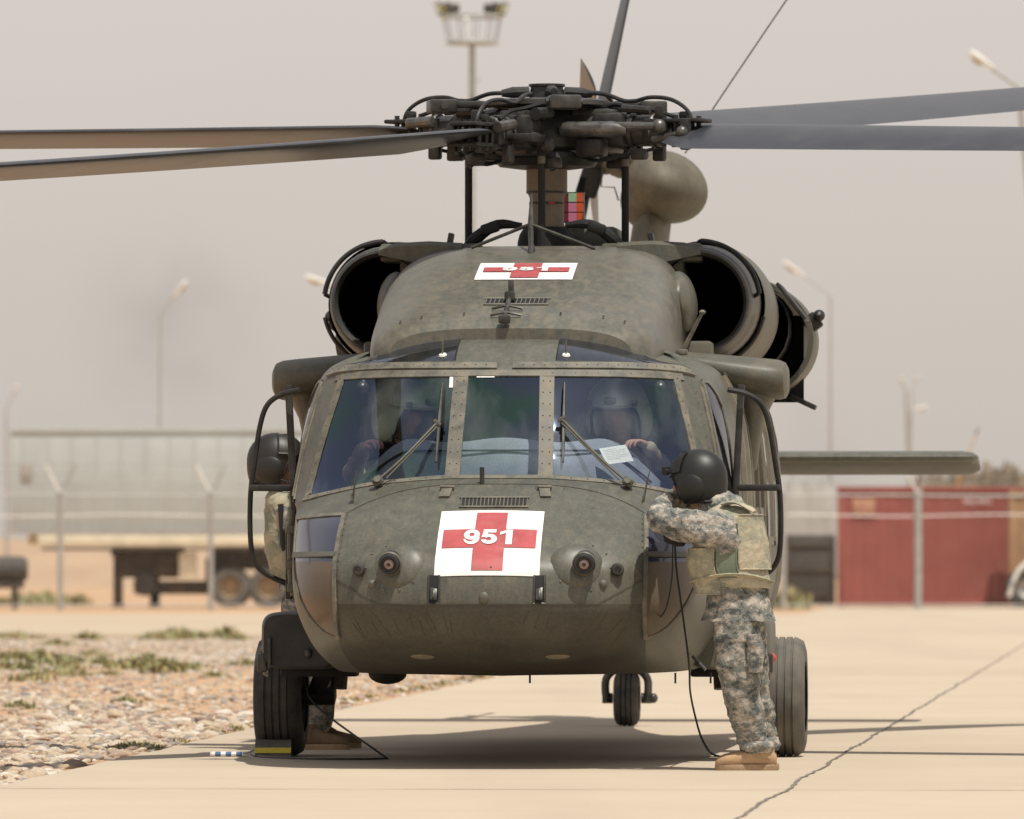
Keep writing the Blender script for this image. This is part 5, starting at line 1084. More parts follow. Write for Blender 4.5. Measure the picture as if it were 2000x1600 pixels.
# ---- chain-link fence with barbed arms
D = 200.0; FX0 = -14.0; fo = Vector((0, D, -.035)); FE = empty('chain_link_fence', fo); tag(FE, 'chain-link security fence with angled barbed-wire arms in front of trailer and red container', 'fence')
zt = W(1000, 966, D).z + .035
pxs = [-176, 118, 412, 700, 1000, 1290, 1530, 1793, 2056]
for i, px in enumerate(pxs):
    x = W(px, 900, D).x; mb = MB(); rr = .062 if px != 1793 else .085; mb.tube([(x, 0, -.1), (x, 0, zt + .03)], rr, 10); mb.ell((x, 0, zt + .05), (rr * 1.1, rr * 1.1, .05), 10, 6); mb.obj('fence_post', M['grey'], FE)
    for sg in (-1, 1): mb = MB(); mb.tube([(x, 0, zt), (x + sg * .33, 0, zt + .66)], .026, 6); mb.obj('barbed_arm', M['lampwhite'] if sg < 0 else M['grey'], FE)
x0, x1 = W(-200, 900, D).x, W(2060, 900, D).x
mb = MB(); mb.tube([(x, 0, zt - .02 + .01 * math.sin(x)) for x in np.arange(x0, x1, .5)], .024, 6); mb.obj('top_rail', M['grey'], FE)
mb = MB(); mb.tube([(x, .02, zt - .46 + .02 * math.sin(x * 1.3)) for x in np.arange(x0, x1, .5)], .013, 5); mb.obj('tension_wire', M['lampwhite'], FE)
mb = MB(); mb.tube([(x, .02, .12) for x in np.arange(x0, x1, .5)], .012, 5); mb.obj('tension_wire', M['grey'], FE)
bw = MB()
for f in (.35, .68, 1.0):
    for sg in (-1, 1):
        xs = [W(px, 900, D).x + sg * .33 * f for px in pxs]; bw.tube([(x, 0, zt + .66 * f) for x in xs], .004, 4)
o = bw.obj('barbed_wire', M['grey'], FE); o['kind'] = 'stuff'
mesh = MB(); H = zt - .05; st_ = .16
for k in range(int((x1 - x0 + H) / st_)):
    xa = x0 - H + k * st_
    for sg in (1, -1):
        a = Vector((xa, .015, .05)) if sg > 0 else Vector((xa + H, .015, .05)); b = a + Vector((sg * H, 0, H)); w_ = Vector((.0018, 0, 0))
        mesh.add([a - w_, a + w_, b + w_, b - w_], [(0, 1, 2, 3)])
o = mesh.obj('chain_link_mesh', M['grey'], FE, smooth=False, fix=False); o['kind'] = 'stuff'

# ---- red shipping container, brown container, crate, tarpaulin heap
def container(name, px0, px1, py0, py1, D, m, label, depth=2.4, txt=None, ridge=.28):
    xa, xb = W(px0, 900, D).x, W(px1, 900, D).x; zt = W(1000, py0, D).z + .035; o0 = Vector(((xa + xb) / 2, D, -.035)); E = empty(name, o0); tag(E, label, 'container'); L_ = xb - xa
    def wall(y):
        pts = []; xs = []; x = -L_ / 2 + .1; k = 0
        while x < L_ / 2 - .1:
            xs += [(x, 0), (x + ridge * .3, 0), (x + ridge * .42, .013), (x + ridge * .82, .013), ]; x += ridge
        xs += [(L_ / 2 - .1, 0)]; xs = [q for q in xs if q[0] <= L_ / 2 - .1]
        return [[Vector((q[0], y + q[1], z)) for q in xs] for z in (.16, zt - .12)]
    mb = MB(); mb.grid(wall(.02)); mb.obj('front_wall', m, E, smooth=False, fix=False)
    mb = MB(); mb.box((0, depth / 2 + .1, zt / 2), (L_ - .2, depth - .1, zt - .1)); mb.obj('container_body', m, E, smooth=False)
    for sx in (-1, 1): mb = MB(); mb.box((sx * (L_ / 2 - .06), .05, zt / 2 + .02), (.14, .16, zt - .02), bev=.01); mb.obj('corner_post', m, E)
    for z in (.10, zt - .06): mb = MB(); mb.box((0, .05, z), (L_ - .26, .14, .13), bev=.01); mb.obj('edge_rail', m, E)
    for sx in (-1, 1):
        for z in (.06, zt - .06): mb = MB(); mb.box((sx * (L_ / 2 - .06), .04, z), (.17, .2, .12), bev=.01); mb.obj('corner_casting', m, E)
    return E, o0, zt
RC, ro, rz_ = container('shipping_container', 1637, 2005, 951, 1172, 214, M['contred'], 'red corrugated shipping container with pale serial lettering behind the fence')
def rtext(a, b, off): return Vector((W(a, b, 214).x - ro.x, -.01 - off, W(1000, b, 214).z + .035))
def tfn(a, b, off): return Vector((W(1909, 900, 214).x - ro.x + a * .34, -.012, W(1000, 984, 214).z + .035 + (b + .0) * .11))
bevel_text('NCU 3102 3', RC, 'paper', tfn, 1.9, 1.0, 0, 0, .5, bold=.02)
mb = MB(); mb.box((W(1688, 900, 214).x - ro.x, -.012, W(1000, 988, 214).z), (.55, .02, .40), bev=.008); mb.obj('repair_patch', mat('patch_paint', (.45, .24, .16), .8, var=.2), RC)
BC, bo, bz_ = container('shipping_container', 1972, 2120, 958, 1150, 211, M['contbrown'], 'brown rust-coloured container overlapping the end of the red one', ridge=.2)
o1 = base(1995, 207, -.035); wh = empty('spare_wheel', o1); tag(wh, 'dark truck wheel standing before the brown container', 'wheel')
mb = MB(); mb.lathe([(0, .22), (-.02, .3), (0, .44), (.08, .48), (.22, .48), (.28, .4), (.28, .22)], (.12, 0, .46), (0, 1, 0), 36, False); mb.obj('tyre', M['rubber'], wh)
mb = MB(); mb.lathe([(.1, .001), (.1, .1), (.05, .2), (.02, .23)], (.12, 0, .46), (0, 1, 0), 28, False); mb.obj('rim', M['grey'], wh)
o1 = base(1975, 206, -.035); hs = empty('white_hose', o1); tag(hs, 'pale curved hose rising beside the dark truck wheel', 'hose')
mb = MB(); mb.tube(spline([W(1971, 1166, 206) - o1, W(1978, 1140, 206) - o1, W(1990, 1115, 206) - o1, W(2010, 1095, 206) - o1], 6), .05, 8); mb.obj('hose_tube', M['lampwhite'], hs); mb = MB(); q_ = W(1978, 1140, 206) - o1; mb.tube([q_ - Vector((.02, 0, .05)), q_ + Vector((.02, 0, .05))], .065, 10); mb.obj('hose_coupling', M['grey'], hs)
cx_, czt = W(1583, 900, 226).x, W(1000, 1042, 226).z
o1 = Vector((cx_, 226, -.035)); ct = empty('dark_crate', o1); tag(ct, 'dark square battened crate standing beside the red container', 'crate')
hw = 48 * S(226)
mb = MB(); mb.box((0, .6, czt / 2), (hw * 2, 1.2, czt), bev=.04); mb.obj('crate_body', M['crate'], ct)
for k in range(3): mb = MB(); mb.box((0, -.01, czt * (.15 + .35 * k)), (hw * 2.02, .06, .09), bev=.01); mb.obj('crate_batten', M['chassis'], ct)
for sx in (-1, 1): mb = MB(); mb.box((sx * hw * .93, -.02, czt / 2), (.10, .07, czt * .98), bev=.01); mb.obj('crate_batten', M['chassis'], ct)
def heap(name, pxs, d, m, label, cat, seed, depth=1.6, rough=.35, zb=None):
    xs0, xs1 = W(pxs[0][0], 900, d).x, W(pxs[-1][0], 900, d).x; o0 = Vector(((xs0 + xs1) / 2, d, -.035)); E = empty(name, o0); tag(E, label, cat); pts = []
    px = np.array([p[0] for p in pxs]); py = np.array([p[1] for p in pxs])
    for j in range(11):
        f = math.sin(math.pi * min(max(j / 10, .02), .98)); row = []
        for a in np.linspace(px[0], px[-1], 60):
            zt = W(1000, float(np.interp(a, px, py)), d).z + .035; q = Vector((a * .05, j * .4, seed)); lo_ = zb if zb else 0
            row.append(Vector((W(a, 900, d).x - o0.x, depth * (j / 10 - .3), lo_ + max(.02, (zt - lo_) * (f ** .5) * (1 + rough * .5 * MN.noise(q) + rough * .35 * MN.noise(q * 3.1))))))
        pts.append(row)
    mb = MB().grid(pts); mb.obj(name + '_surface', m, E, fix=False, ang=25); return E, o0
TE_, to_ = heap('tarpaulin_stack', [(1520, 960), (1540, 942), (1580, 938), (1625, 946), (1640, 1000)], 236, M['greycloth'], 'grey tarpaulin-covered stack behind the dark crate and below the tail plane', 'stack', 3, rough=.12)
mb = MB(); mb.tube([W(a_, b_, 235.0) - to_ for a_, b_ in ((1522, 1000), (1560, 985), (1600, 990), (1638, 1004))], .02, 6); mb.obj('tie_rope', M['polegrey'], TE_)
HE, ho = heap('camouflage_netting', [(1782, 948), (1800, 938), (1840, 930), (1880, 926), (1930, 918), (1948, 912), (1985, 922), (2040, 918)], 222, M['net'], 'brown camouflage netting heaped on top behind the red container', 'netting', 5, rough=.3)
tw_ = MB(); rr = random.Random(3)
for k in range(170):
    a = rr.uniform(1785, 2015); p = W(a, rr.uniform(922, 950), 220.6) - ho; d_ = Vector((rr.uniform(-1, 1), rr.uniform(-.3, .3), rr.uniform(-.1, .9))) * rr.uniform(.1, .34); tw_.tube([p, p + d_ * .5 + Vector((0, 0, .03)), p + d_], .009, 4)
o = tw_.obj('twigs', M['net'], HE); o['kind'] = 'stuff'
pa = W(1866, 955, 219); pb = W(1911, 836, 219); o1 = Vector((pa.x, 219, -.035)); po = empty('whip_pole', o1); tag(po, 'thin leaning orange whip pole above the red container', 'pole')
mb = MB(); mb.tube([Vector((-.25, 0, 0)), pa - o1, pb - o1], [.035, .03, .012], 6); mb.obj('pole_rod', M['orange'], po); mb = MB(); mb.tube([pb - o1 - (pb - pa) * .12, pb - o1], .02, 6); mb.obj('pole_tip', M['chassis'], po)

# ---- floodlight mast
D = 170.0; o0 = base(922, D, -.035); FM = empty('floodlight_mast', o0); tag(FM, 'tall grey floodlight mast with railed basket rising behind the rotor hub', 'lamp mast')
def Q_(px, py, dy=0): p = W(px, py, D) - o0; p.y += dy; return p
zt = Q_(922, 86).z; mb = MB(); mb.tube([(0, 0, 0), (0, 0, zt * .5), (0, 0, zt)], [.085, .07, .055], 12); mb.obj('mast_pole', M['grey'], FM)
mb = MB()
for k in range(16): sg = 1 if k % 2 else -1; z = zt - 7.0 + k * .42; mb.tube([(sg * .05, 0, z), (sg * .14, 0, z), (sg * .14, 0, z + .06)], .010, 5)
mb.obj('climbing_peg', M['grey'], FM)
r0, r1 = .50, .44; zb_ = Q_(922, 84).z; z1 = Q_(922, 32).z
def ring(r, z, n=28): return [Vector((math.cos(a) * r, math.sin(a) * r, z)) for a in np.linspace(0, 2 * math.pi, n, endpoint=False)]
mb = MB(); mb.tube(ring(.47, zb_), .032, 8, closed=True); mb.lathe([(zb_ - .03, .46), (zb_ + .02, .46)], (0, 0, 0), (0, 0, 1), 28, True); mb.obj('basket_floor', M['grey'], FM)
mb = MB(); mb.tube(ring(.56, z1), .028, 8, closed=True); mb.obj('basket_rail', M['grey'], FM)
for a in np.linspace(.2, 2 * math.pi + .2, 11, endpoint=False): mb = MB(); mb.tube([(math.cos(a) * .46, math.sin(a) * .46, zb_), (math.cos(a) * .555, math.sin(a) * .555, z1)], .014, 6); mb.obj('basket_bar', M['grey'], FM)
mb = MB(); mb.tube([(0, 0, zb_), (-.12, 0, z1 - .1)], .02, 6); mb.ell((-.12, 0, z1 - .06), (.05, .05, .05), 10, 6); mb.tube([Vector((-.08 + .07 * math.cos(t), 0, z1 - .15 + .07 * math.sin(t))) for t in np.linspace(1.2, -2.4, 10)], .012, 6); mb.obj('junction_hook', M['lampwhite'], FM)
def flood(px, sg):
    E = empty('floodlight', parent=FM); c_ = Q_(px, 17); mb = MB()
    rm = Euler((0, R(sg * 18), 0)).to_matrix(); 
    a = c_ + Vector((sg * .26, 0, .0)); mb.box(a, (.13, .30, .24), rm, bev=.012); mb.box(a + Vector((sg * -.15, 0, .01)), (.17, .26, .20), rm, bev=.03); mb.lathe([(-.02, .10), (.16, .085), (.18, .05)], a + Vector((sg * -.20, 0, .0)), (-sg, 0, .05), 16, True); mb.obj('lamp_case', M['crate'], E)
    mb = MB(); mb.box(a + rm @ Vector((sg * .068, -.0, 0)), (.012, .27, .20), rm); mb.box(a + rm @ Vector((sg * .02, -.152, 0)), (.09, .01, .20), rm); mb.obj('lamp_glass', mat('lamp_glass', (.45, .43, .33), .3, var=.1), E, smooth=False)
    mb = MB(); mb.box(a + Vector((sg * -.10, -.14, -.03)), (.018, .02, .2), rm); mb.tube([a + Vector((sg * -.08, 0, -.1)), a + Vector((sg * -.08, 0, -.24))], .025, 6); mb.obj('lamp_bracket', M['yellow'], E, smooth=False)
    E2 = c_
flood(885, -1); flood(957, 1)
mb = MB(); c_ = Q_(949, 15); mb.lathe([(-.05, .03), (-.05, .042), (.045, .042), (.06, .02)], c_, (0, 0, 1), 14, True); mb.tube([c_ - Vector((0, 0, .05)), c_ - Vector((0, 0, .2))], .025, 6); mb.obj('red_beacon', M['redcap'], FM)

# ---- street lamps
def lamp(hx, hy, ex, ey, pxb, D, label, hl=.62, r=.036, dy=0.0):
    o0 = base(pxb, D, -.035); E = empty('street_lamp', o0); tag(E, label, 'street lamp', 'street lamps of the base')
    h = W(hx, hy, D) - o0; e_ = W(ex, ey, D) - o0
    mb = MB(); mb.tube([(0, 0, 0), (0, 0, e_.z * .5), e_], [r * 1.3, r, r * .75], 8); mb.obj('lamp_pole', M['polegrey'], E)
    d_ = (h - e_); dn = d_.normalized(); mb = MB(); mb.tube([e_, h - dn * hl * .4], r * .5, 6); mb.obj('lamp_arm', M['polegrey'], E)
    rm = Matrix((dn, Vector((0, 1, 0)), dn.cross(Vector((0, 1, 0))))).transposed(); 
    if rm.col[2].z < 0: rm = Matrix((dn, Vector((0, -1, 0)), dn.cross(Vector((0, -1, 0))))).transposed()
    rg = []
    for t, wd, ht in ((-.5, .04, .04), (-.42, .08, .07), (-.1, .13, .10), (.3, .17, .11), (.46, .15, .09), (.5, .08, .04)):
        rg.append([h + rm @ Vector((t * hl, wd * sup(a, 3)[0], .02 + (ht * .5) * sup(a, 3)[1])) for a in np.linspace(0, 2 * math.pi, 16, endpoint=False)])
    mb = MB().rings(rg); mb.obj('lamp_head', M['lampwhite'], E)
    mb = MB(); mb.ell(h + rm @ Vector((.12 * hl, 0, -.035)), (.22 * hl, .12, .06), 14, 8, rm); mb.obj('lamp_bowl', mat('lamp_bowl', (.52, .42, .30), .35, var=.1), E)
lamp(352, 566, 313, 616, 311, 255, 'street lamp rising behind the pale trailer with a thin bent-up arm')
lamp(1550, 527, 1622, 578, 1622, 245, 'street lamp beside the engine exhaust above the tail plane', .75)
lamp(622, 550, 690, 572, 700, 205, 'street lamp whose white head peeks out from behind an engine intake', .68, .075)
lamp(1917, 120, 1990, 172, 2040, 150, 'largest street lamp head, close above the rotor blade near the wire', .52, .06)
lamp(1797, 799, 1777, 806, 1777, 330, 'lower lamp of the distant pair over the crate, its white head the bigger', .52, .055)
lamp(1760, 743, 1769, 765, 1777, 332, 'distant lamp over the crate whose pole bends away from the bigger white head', .24, .07)
lamp(1791, 741, 1781, 760, 1778, 420, 'smallest pale lamp, upper one of the distant cluster over the crate', .28, .04)
lamp(32, 761, 12, 800, 14, 380, 'street lamp just above the front corner of the trailer roof', .36, .06)

# ---- thin exhaust smoke drifting behind the helicopter
def smoke(px, py, d, rx, rz, dens, seed):
    c = W(px, py, d); o = MB().ell((0, 0, 0), (rx, 2.2, rz), 20, 12).obj('smoke', None, fix=True); o.data.materials.clear(); o.location = c; o['kind'] = 'stuff'
    m = bpy.data.materials.new('smoke_air'); m.use_nodes = True; n = m.node_tree.nodes; l = m.node_tree.links; n.remove(n['Principled BSDF'])
    v = n.new('ShaderNodeVolumePrincipled'); v.inputs['Color'].default_value = (.30, .28, .26, 1); l.new(v.outputs[0], n['Material Output'].inputs['Volume'])
    tc = n.new('ShaderNodeTexCoord'); mp = n.new('ShaderNodeMapping'); mp.inputs['Scale'].default_value = (1 / rx, 1 / 2.2, 1 / rz); l.new(tc.outputs['Object'], mp.inputs[0])
    ln = n.new('ShaderNodeVectorMath'); ln.operation = 'LENGTH'; l.new(mp.outputs[0], ln.inputs[0]); fo = ramp(n, [(0.1, g4(1)), (0.95, g4(0))]); l.new(ln.outputs['Value'], fo.inputs[0])
    nz = n.new('ShaderNodeTexNoise'); nz.inputs['Scale'].default_value = .55; nz.inputs['Detail'].default_value = 4; mp2 = n.new('ShaderNodeMapping'); mp2.inputs['Location'].default_value = (seed, 0, 0); l.new(tc.outputs['Object'], mp2.inputs[0]); l.new(mp2.outputs[0], nz.inputs[0])
    r2 = ramp(n, [(.35, g4(.15)), (.7, g4(1))]); l.new(nz.outputs[0], r2.inputs[0]); mu = n.new('ShaderNodeMath'); mu.operation = 'MULTIPLY'; l.new(fo.outputs[0], mu.inputs[0]); l.new(r2.outputs[0], mu.inputs[1])
    m2 = n.new('ShaderNodeMath'); m2.operation = 'MULTIPLY'; m2.inputs[1].default_value = dens; l.new(mu.outputs[0], m2.inputs[0]); l.new(m2.outputs[0], v.inputs['Density']); o.data.materials.append(m)
smoke(330, 640, 258, 3.6, 3.8, .13, 3.0); smoke(1590, 900, 242, 1.5, 2.6, .10, 9.0)

# ================================================================== PEOPLE
def skin_mesh(nodes, edges, root, sub=2):
    keys = list(nodes); idx = {k: i for i, k in enumerate(keys)}
    me = bpy.data.meshes.new('body'); me.from_pydata([tuple(nodes[k][0]) for k in keys], [(idx[a], idx[b]) for a, b in edges], [])
    o = bpy.data.objects.new('body', me); C.objects.link(o); o.modifiers.new('s', 'SKIN'); ly = me.skin_vertices[0].data
    for k in keys:
        r = nodes[k][1]; ly[idx[k]].radius = r if isinstance(r, tuple) else (r, r); ly[idx[k]].use_root = (k == root)
    o.modifiers['s'].use_smooth_shade = True
    if sub: m = o.modifiers.new('u', 'SUBSURF'); m.levels = sub; m.render_levels = sub
    dg = bpy.context.evaluated_depsgraph_get(); m2 = bpy.data.meshes.new_from_object(o.evaluated_get(dg)); bpy.data.objects.remove(o)
    V = [v.co.copy() for v in m2.vertices]; Fc = [tuple(p.vertices) for p in m2.polygons]; bpy.data.meshes.remove(m2); return V, Fc
def wrinkle(V, Fc, amt, sc, axis_scale=(1, 1, 1.6), seed=0.0):
    me = bpy.data.meshes.new('t'); me.from_pydata(V, [], Fc); me.update(); N = [v.normal.copy() for v in me.vertices]; bpy.data.meshes.remove(me); res = []
    for p, n in zip(V, N):
        q = Vector((p.x * axis_scale[0], p.y * axis_scale[1], p.z * axis_scale[2])) * sc + Vector((seed, seed, seed)); a = MN.noise(q); b = 1 - abs(MN.noise(q * 1.9 + Vector((5, 2, 1)))) * 2
        res.append(p + n * amt * (a * .8 + b * .55 - .3))
    return res
def head_geo(c, fwd, up, s=1.0):                        # a face: brow, eye sockets, nose, lips, chin, ears
    f = Vector(fwd).normalized(); u = (Vector(up) - f * Vector(up).dot(f)).normalized(); r = f.cross(u); V = []; Fc = []; na, ne = 36, 26
    for i in range(ne + 1):
        el = -math.pi / 2 + math.pi * i / ne
        for k in range(na):
            az = 2 * math.pi * k / na; x = math.cos(el) * math.sin(az) * .076; y = math.cos(el) * math.cos(az) * .098; z = math.sin(el) * .118
            fr = max(0, math.cos(az)) ** 2
            if z < 0: x *= 1 - .28 * (-z / .118) ** 1.4; y *= 1 - .12 * (-z / .118) * (1 - fr)
            ax_ = abs(x)
            g = lambda cx, cz, sx, sz: math.exp(-((ax_ - cx) / sx) ** 2 - ((z - cz) / sz) ** 2) * (1 if math.cos(az) > 0 else 0)
            y += .030 * g(0, -.022, .013, .020) + .016 * g(0, .002, .010, .022) - .014 * g(.032, .008, .017, .013) + .007 * g(.03, .032, .03, .010) + .007 * g(0, -.062, .024, .007) - .006 * g(0, -.069, .024, .004) + .007 * g(0, -.075, .02, .006) + .010 * g(0, -.10, .025, .016) + .004 * g(.04, -.02, .02, .02)
            if abs(math.cos(az)) < .3 and abs(z) < .035: x *= 1.10
            V.append(Vector(c) + (r * x + f * y + u * z) * s)
    for i in range(ne):
        for k in range(na): k2 = (k + 1) % na; Fc.append((i * na + k, i * na + k2, (i + 1) * na + k2, (i + 1) * na + k))
    return V, Fc
def helmet(parent, c, fwd, up, m, cup=True, s=1.0, visor=True):
    f = Vector(fwd).normalized(); u = (Vector(up) - f * Vector(up).dot(f)).normalized(); r = f.cross(u); E = empty('flight_helmet', parent=parent)
    def T(x, y, z): return Vector(c) + (r * x + f * y + u * z) * s
    def low(az): a = abs((az + math.pi) % (2 * math.pi) - math.pi); return R(-66) + (R(72)) * max(0, min(1, (R(68) - a) / R(20)))
    rows = []; na = 48
    for i in range(15):
        t = i / 14; row = []
        for k in range(na + 1):
            az = 2 * math.pi * k / na; el = R(88) + (low(az) - R(88)) * t; ce = math.cos(el) if el > 0 else math.cos(el * .55); bulge = 1 + .05 * math.exp(-((abs(math.sin(az)) - 1) / .25) ** 2) * math.exp(-((el + .25) / .45) ** 2)
            row.append(T(.135 * ce * math.sin(az) * bulge, .160 * ce * math.cos(az) - .006, .152 * math.sin(el)))
        rows.append(row)
    mb = MB().grid(rows); mb.obj('helmet_shell', m, E)
    mb = MB(); mb.tube(rows[-1][:-1], .0075 * s, 6, closed=True); mb.obj('edge_roll', M['black'], E)
    if visor:
        rows = []
        for i in range(9):
            el = R(14 + 50 * i / 8); rows.append([T(.143 * math.cos(el) * math.sin(a), .174 * math.cos(el) * math.cos(a) - .004, .160 * math.sin(el)) for a in np.linspace(R(-72), R(72), 22)])
        mb = MB().grid(rows); mb.tube(rows[0], .006 * s, 6); mb.tube(rows[-1], .005 * s, 6); mb.tube([q[0] for q in rows], .005 * s, 6); mb.tube([q[-1] for q in rows], .005 * s, 6); mb.obj('visor_cover', m, E, fix=False)
        mb = MB(); mb.box(T(0, .178, .062), tuple(q * s for q in (.05, .05, .03)), Matrix((r, f, u)).transposed(), bev=.008 * s); mb.lathe([(-.012, .016), (.014, .016)], T(.105, .142, .045), r, 12, True); mb.lathe([(-.012, .016), (.014, .016)], T(-.105, .142, .045), r, 12, True); mb.obj('visor_knob', M['black'], E)
    for sg in (-1, 1):
        rm = Matrix((r, f, u)).transposed(); mb = MB(); mb.ell(T(sg * .112, -.004, -.050), (.040 * s, .085 * s, .088 * s), 26, 16, rm); mb.obj('ear_cup', m, E)
    mb = MB(); mb.tube(spline([T(.12, .05, -.10), T(.11, .11, -.115), T(.05, .14, -.10)], 5), .005 * s, 6); mb.ell(T(.04, .142, -.10), (.014 * s, .012 * s, .010 * s), 8, 6); mb.obj('boom_microphone', M['black'], E)
    mb = MB(); mb.tube(spline([T(-.10, -.02, -.12), T(-.06, .05, -.15), T(0, .07, -.158), T(.06, .05, -.15), T(.10, -.02, -.12)], 5), .010 * s, 6, flat=.4); mb.obj('chin_strap', M['black'], E)
    mb = MB(); mb.tube(spline([T(-.10, -.07, -.14), T(-.06, -.11, -.145), T(.06, -.11, -.145), T(.10, -.07, -.14)], 6), .018 * s, 8, flat=.6); mb.obj('nape_pad', M['black'], E)
    return E
def hand(parent, wrist, d, pal, m, s=1.0, curl=.6, name='hand'):     # palm and five fingers, skinned as one piece
    d = Vector(d).normalized(); pal = (Vector(pal) - d * Vector(pal).dot(d)).normalized(); sd = d.cross(pal); w_ = Vector(wrist)
    nd = {'w': (w_, .026 * s), 'p': (w_ + d * .045 * s, (.036 * s, .020 * s)), 'k': (w_ + d * .085 * s, (.038 * s, .017 * s))}; ed = [('w', 'p'), ('p', 'k')]
    V, Fc = skin_mesh(nd, ed, 'w', 2)
    for i, (o_, ln) in enumerate(((-.030, .072), (-.010, .082), (.010, .077), (.028, .060))):
        b = w_ + d * .080 * s + sd * o_ * s; n = {}; e_ = []; p = b - d * .02 * s; a = 0.0; n['0'] = (p, .0098 * s)
        for q, fr in enumerate((.35, .36, .29, .25)):
            if q: a += curl * (.9 if q == 1 else 1.0)
            p = p + (d * math.cos(a) + pal * math.sin(a)) * ln * fr * 1.1 * s; n[str(q + 1)] = (p, (.0098 - .0009 * q) * s); e_.append((str(q), str(q + 1)))
        v, f = skin_mesh(n, e_, '0', 1); k0 = len(V); V += v; Fc += [tuple(x + k0 for x in q) for q in f]
    n = {'0': (w_ + d * .03 * s - sd * .022 * s, .013 * s), '1': (w_ + d * .055 * s - sd * .048 * s + pal * .012 * s, .0125 * s), '2': (w_ + d * .085 * s - sd * .056 * s + pal * .03 * s, .0105 * s), '3': (w_ + d * .105 * s - sd * .05 * s + pal * .045 * s, .009 * s)}
    v, f = skin_mesh(n, [('0', '1'), ('1', '2'), ('2', '3')], '0', 1); k0 = len(V); V += v; Fc += [tuple(x + k0 for x in q) for q in f]
    return mkobj(name, V, Fc, m, parent)
def loft_cloth(parent, name, rings, m, amt=.008, sc=9, seg=36, sub=5, seed=0.0, cap=True):   # rings: (centre, half width x, half depth y, tilt)
    P = np.array([[*r[0], r[1], r[2]] for r in rings]); t = np.arange(len(P)); q = np.linspace(0, len(P) - 1, (len(P) - 1) * sub + 1); I = pchip(t, P, q); rg = []
    for a in I: rg.append([Vector((a[0] + a[3] * sup(th, 2.5)[0], a[1] + a[4] * sup(th, 2.5)[1], a[2])) for th in np.linspace(0, 2 * math.pi, seg, endpoint=False)])
    mb = MB().rings(rg, cap); mb.v = wrinkle(mb.v, mb.f, amt, sc, seed=seed); return mb.obj(name, m, parent, ang=70)
def person(name_label, base_, build):
    E = empty('person', base_); tag(E, name_label, 'person'); build(E, lambda px, py, d: W(px, py, d) - base_); return E
def body_obj(E, V, Fc, mats, pick):
    fm = [pick(sum((V[i] for i in f), Vector()) / len(f), k) for k, f in enumerate(Fc)]
    o = mkobj('body', V, Fc, None, E, mats=mats, fm=fm); return o
def boot(E, heel, toe_dir, h=.10, L_=.30, m='tan'):
    d = Vector((toe_dir[0], toe_dir[1], 0)).normalized(); sd = Vector((-d.y, d.x, 0)); b = Vector(heel); rg = []
    for t, hw, hh in ((0, .030, .055), (.03, .040, .09), (.09, .043, .105), (.13, .043, .10), (.17, .046, .075), (.22, .050, .062), (.26, .046, .052), (.29, .034, .038), (.302, .015, .02)):
        c = b + d * (t * L_ / .3); rg.append([c + sd * (hw * sup(a, 2.6)[0]) + Vector((0, 0, .022 + hh * .5 + hh * .5 * sup(a, 2.6)[1])) for a in np.linspace(0, 2 * math.pi, 24, endpoint=False)])
    mb = MB().rings(rg); c = b + d * .068
    mb.rings([[c + d * (.060 * f1 * math.cos(a)) + sd * (.050 * f1 * math.sin(a)) + Vector((0, 0, z)) for a in np.linspace(0, 2 * math.pi, 22, endpoint=False)] for z, f1 in ((.06, 1.05), (.09, 1.0), (.11, .98), (h + .04, .95))])
    for k in range(4): mb.tube([b + d * (.12 + .022 * k) + sd * x + Vector((0, 0, .118 - .014 * k)) for x in (-.03, 0, .03)], .004, 5)
    bo = mb.obj('boot', M[m], E); mb = MB(); rg = []
    for z, f in ((0, .98), (.008, 1.0), (.026, 1.0), (.030, .95)):
        rg.append([b + d * (.145 * L_ / .3 + .160 * f * sup(a, 2.8)[0]) + sd * (.050 * f * sup(a, 2.8)[1] * (1.0 - .12 * (sup(a, 2.8)[0] < 0))) + Vector((0, 0, z)) for a in np.linspace(0, 2 * math.pi, 30, endpoint=False)])
    mb.rings(rg).obj('sole', M['sole'], bo)
